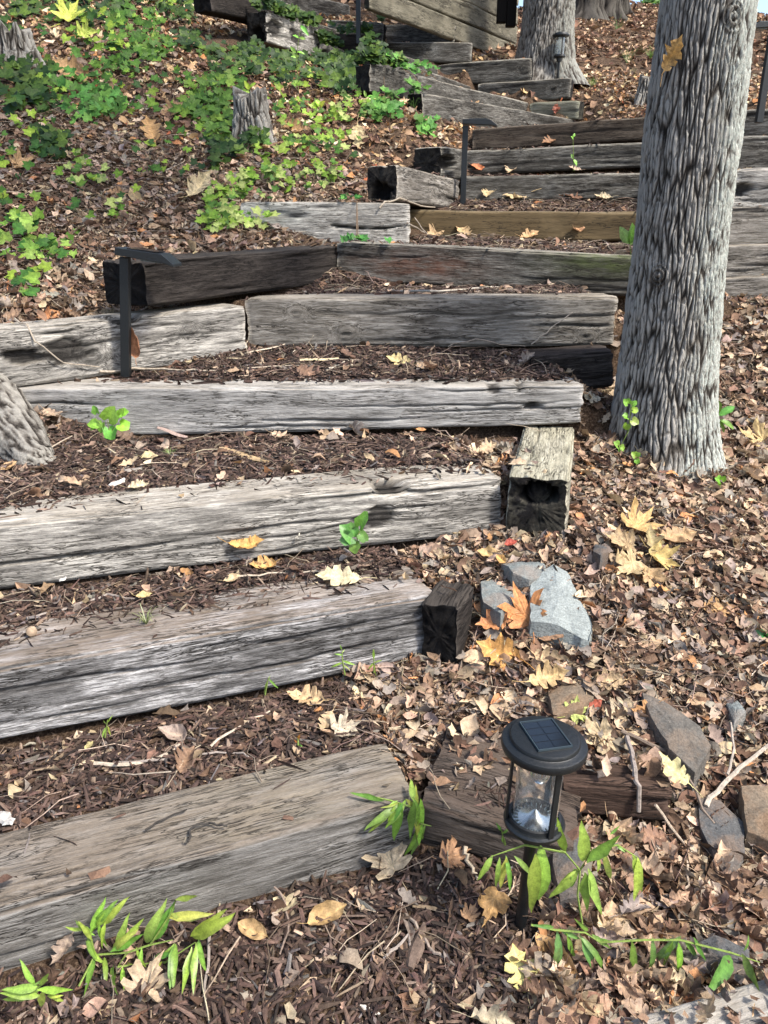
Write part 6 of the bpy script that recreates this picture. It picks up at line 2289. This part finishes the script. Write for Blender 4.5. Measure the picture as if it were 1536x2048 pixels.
ivy([(690, 480, 10, 80), (715, 500, 14, 40), (770, 548, 10, 8), (745, 535, 15, 12)], 16, .06, 'ivy runner trailing down over the rusty timber', cols=[(.06, .2, .04), (.12, .3, .06)], rise=.02)

# ------------------------------------------------------------------ lamps
M_BLACK = plain_mat('black_powder_coat', (.0065, .008, .009), .44, 0, .5, 120, .7, .35)
M_PANEL = plain_mat('solar_cell', (.008, .011, .016), .12, 0, .7)
M_LINE = plain_mat('solar_grid_line', (.035, .05, .06), .3, 0, .5)
M_CHROME = plain_mat('brushed_reflector', (.62, .64, .63), .22, 1.0, .5)
M_DUST = plain_mat('lens_plate', (.16, .20, .22), .35, 0, .5)
t = NT('clear_glass')
t.out((.93, .95, .94), .05, None, .8)
t.bsdf.inputs['Transmission Weight'].default_value = .96
t.bsdf.inputs['IOR'].default_value = 1.38
M_GLASS = t.m
M_FIL = plain_mat('amber_filament', (.75, .36, .08), .35, .3, .5)


def bracket_lamp(px, py, Y, label, head_px, h, wpost=.042, rz=0., flip=1, zbase=None, headw=.11, lean=0):
    b = UY(px, py, Y)
    root = empty('path_lamp', tuple(b), label, 'path lamp', 'black bracket path lamps', rz)
    root.rotation_euler = (0, lean, rz)
    link('post', MB().box((0, 0, h / 2 - .06), (wpost, wpost * .8, h + .1)).mesh('post', M_BLACK, bevel=.003), root)
    L = head_px
    w = headw
    # flat head with slanting front lip, panel on top
    f = flip
    V = [(-wpost * .55 * f, -w / 2, h + .0), (-wpost * .55 * f, w / 2, h), (-wpost * .55 * f, w / 2, h + .032), (-wpost * .55 * f, -w / 2, h + .032),
         ((L - .045) * f, -w / 2, h - .012), ((L - .045) * f, w / 2, h - .012), ((L - .06) * f, w / 2, h + .028), ((L - .06) * f, -w / 2, h + .028),
         ((L) * f, -w / 2, h - .022), (L * f, w / 2, h - .022), ((L - .003) * f, w / 2, h - .010), ((L - .003) * f, -w / 2, h - .010)]
    Fc = [(0, 3, 2, 1), (0, 4, 7, 3), (1, 2, 6, 5), (3, 7, 6, 2), (0, 1, 5, 4), (4, 8, 11, 7), (5, 6, 10, 9), (7, 11, 10, 6), (4, 5, 9, 8), (8, 9, 10, 11)]
    if f < 0:
        Fc = [tuple(reversed(q)) for q in Fc]
    head = link('lamp_head', MB().add(V, Fc).mesh('lamp_head', M_BLACK, bevel=.002), root)
    link('solar_panel', MB().box((L * .40 * f, 0, h + .0335), (L * .58, w * .78, .004)).mesh('solar_panel', M_PANEL), head)
    link('light_lens', MB().box((L * .55 * f, 0, h - .012), (L * .4, w * .6, .006)).mesh('light_lens', M_DUST), head)
    return root


bracket_lamp(252, 742, 3.78, 'left black bracket lamp standing before the split wing timber', .25, .545, .043, rz=math.radians(-4), headw=.13, lean=math.radians(6.5))
bracket_lamp(926, 402, 6.75, 'middle black bracket lamp beside the upper dark steps', .245, .56, .045, rz=math.radians(-6))
bracket_lamp(717, 66, 10.25, 'far bracket lamp at the top of the stair', .22, .47, .05, rz=math.radians(-8))
bracket_lamp(1522, 214, 6.7, 'bracket lamp right of the near trunk on the wall', .2, .53, .05, flip=-1, rz=.1)


def lantern(loc, s, label, rz=0., stake=.24, lean=(0, 0), detail=True):
    """s = scale, 1: cap 0.19 m wide"""
    root = empty('solar_lantern', tuple(loc), label, 'lantern', 'black solar lanterns', rz)
    root.rotation_euler = (lean[0], lean[1], rz)
    root.scale = (s, s, s)
    n = 56 if detail else 24
    z0 = stake
    # stake
    link('stake', MB().lathe([(.0, -.08), (.006, -.07), (.014, 0), (.0145, z0 - .055), (.03, z0 - .05), (.033, z0 - .012), (0, z0 - .012)], 24).mesh('stake', M_BLACK, True), root)
    tray = link('tray', MB().lathe([(0, z0 - .012), (.055, z0 - .012), (.07, z0 - .006), (.072, z0 + .003), (.068, z0 + .009), (.063, z0 + .009), (.061, z0 + .018), (.056, z0 + .020), (.054, z0 + .006), (0, z0 + .005)], n)
                .mesh('tray', M_BLACK, True), root)
    link('reflector_plate', MB().lathe([(0.050, z0 + .0065), (.050, z0 + .009), (.040, z0 + .010), (.014, z0 + .022), (.003, z0 + .034), (0, z0 + .035)], n).mesh('reflector_plate', M_CHROME, True), tray)
    if detail:
        mb = MB()
        for k in range(24):
            a = k * 2 * math.pi / 24
            M = Matrix.Rotation(a, 4, 'Z')
            mb.box((.044, 0, z0 + .0115), (.010, .0022, .002), M)
        link('ring_marking', mb.mesh('ring_marking', M_DUST), tray)
    H = .208
    link('glass_cylinder', MB().lathe([(.0520, z0 + .012), (.0520, z0 + H - .006), (.0500, z0 + H - .006), (.0500, z0 + .012)], n, close=True).mesh('glass_cylinder', M_GLASS, True), root)
    for k in range(3):
        a = math.radians([-82, 40, 166][k])
        M = Matrix.Rotation(a, 4, 'Z')
        link('post', MB().box((.0665, 0, z0 + H / 2), (.006, .014, H), M).mesh('post', M_BLACK, bevel=.001), root)
    zc = z0 + H
    cap = link('cap', MB().lathe([(0, zc - .012), (.048, zc - .012), (.050, zc - .004), (.088, zc - .006), (.0945, zc - .002), (.0965, zc + .004), (.0965, zc + .012), (.0945, zc + .017), (.090, zc + .019), (.081, zc + .0195), (.079, zc + .021), (.0785, zc + .026),
                             (.0765, zc + .0295), (.072, zc + .031), (0, zc + .032)], 80 if detail else 24).mesh('cap', M_BLACK, True), root)
    # solar panel with its frame and cells
    pan = link('solar_panel', MB().box((0, 0, zc + .0325), (.078, .100, .003)).mesh('solar_panel', M_PANEL), cap)
    fr = MB()
    for sx in (-1, 1):
        fr.box((sx * .0395, 0, zc + .0345), (.0022, .1035, .005))
        fr.box((0, sx * .0510, zc + .0346), (.0812, .0022, .005))
    link('panel_frame', fr.mesh('panel_frame', M_LINE), pan)
    if detail:
        for i in range(2):
            for j in range(4):
                me_ = MB().box(((i - .5) * .0375, (j - 1.5) * .0242, zc + .0346), (.0352, .0220, .0012)).mesh('solar_cell', M_PANEL)
                link('solar_cell', me_, pan)
        # bulb hanging from the cap
        link('bulb', MB().lathe([(.011, zc - .012), (.012, zc - .03), (.02, zc - .05), (.024, zc - .068), (.019, zc - .086), (.008, zc - .096), (.001, zc - .098), (.001, zc - .097), (.0075, zc - .095), (.018, zc - .0855), (.023, zc - .068), (.019, zc - .0505), (.011, zc - .03), (.010, zc - .012)], 28, close=True).mesh('bulb', M_GLASS, True), root)
        f = MB()
        for k in range(4):
            a = k * 1.57
            f.tube([Vector((.003 * math.cos(a), .003 * math.sin(a), zc - .02)), Vector((.009 * math.cos(a), .009 * math.sin(a), zc - .075))], .0012, 5)
        link('filament', f.mesh('filament', M_FIL), root)
    return root


g = UY(1043, 1852, 1.43)
lantern((.340, 1.43, CAMZ - 1.655), 1.0, 'black round solar lantern with clear glass in the front leaves', rz=math.radians(14), stake=.335, lean=(0, math.radians(2.2)))
p = UY(1116, 152, 10.9)
lantern((p[0], p[1], p[2]), 1.05, 'small far solar lantern at the foot of the second tree', stake=.2, detail=False)
sp = p

# a few shrubs beyond the crest
def shrub(px, Y, zr, r, n, label):
    p = UY(px, 10, Y)
    zz = height(np.array([p[0]]), np.array([p[1]]))[0]
    root = empty('shrub', (p[0], p[1], zz), label, 'shrub', 'shrubs beyond the crest')
    rs = np.random.default_rng(int(px))
    c = rs.normal(0, r * .45, (14, 3)) * [1, 1, .6] + [0, 0, zr]
    P = c[rs.integers(0, 14, n)] + rs.normal(0, r * .2, (n, 3))
    R = rotmats(np.tile([0, -.4, .9], (n, 1)), rs.random(n) * 6.28, rs.random(n) * .9)
    C = np.array([.10, .2, .04]) * (.6 + .8 * rs.random((n, 1)))
    joined('foliage', templates(['OVAL'], 3, .5, 5), P, R, np.full(n, .22), C, M_CROWN, parent=root)
    for k in range(4):
        o = link('stem', MB().tube([(0, 0, 0), (.1 * k - .15, .1, zr * .5), (.25 * k - .4, .1, zr)], [.03, .02, .01], 5).mesh('stem', M_TWIG), root)
        o.color = (.1, .07, .05, 1)


shrub(1318, 25, .6, .8, 900, 'green shrub beyond the crest left of the near trunk')
shrub(1150, 26, .5, .8, 900, 'green shrub beyond the crest by the second tree')
print('objects', len(bpy.data.objects), 'tris', sum(len(m.polygons) for m in bpy.data.meshes))
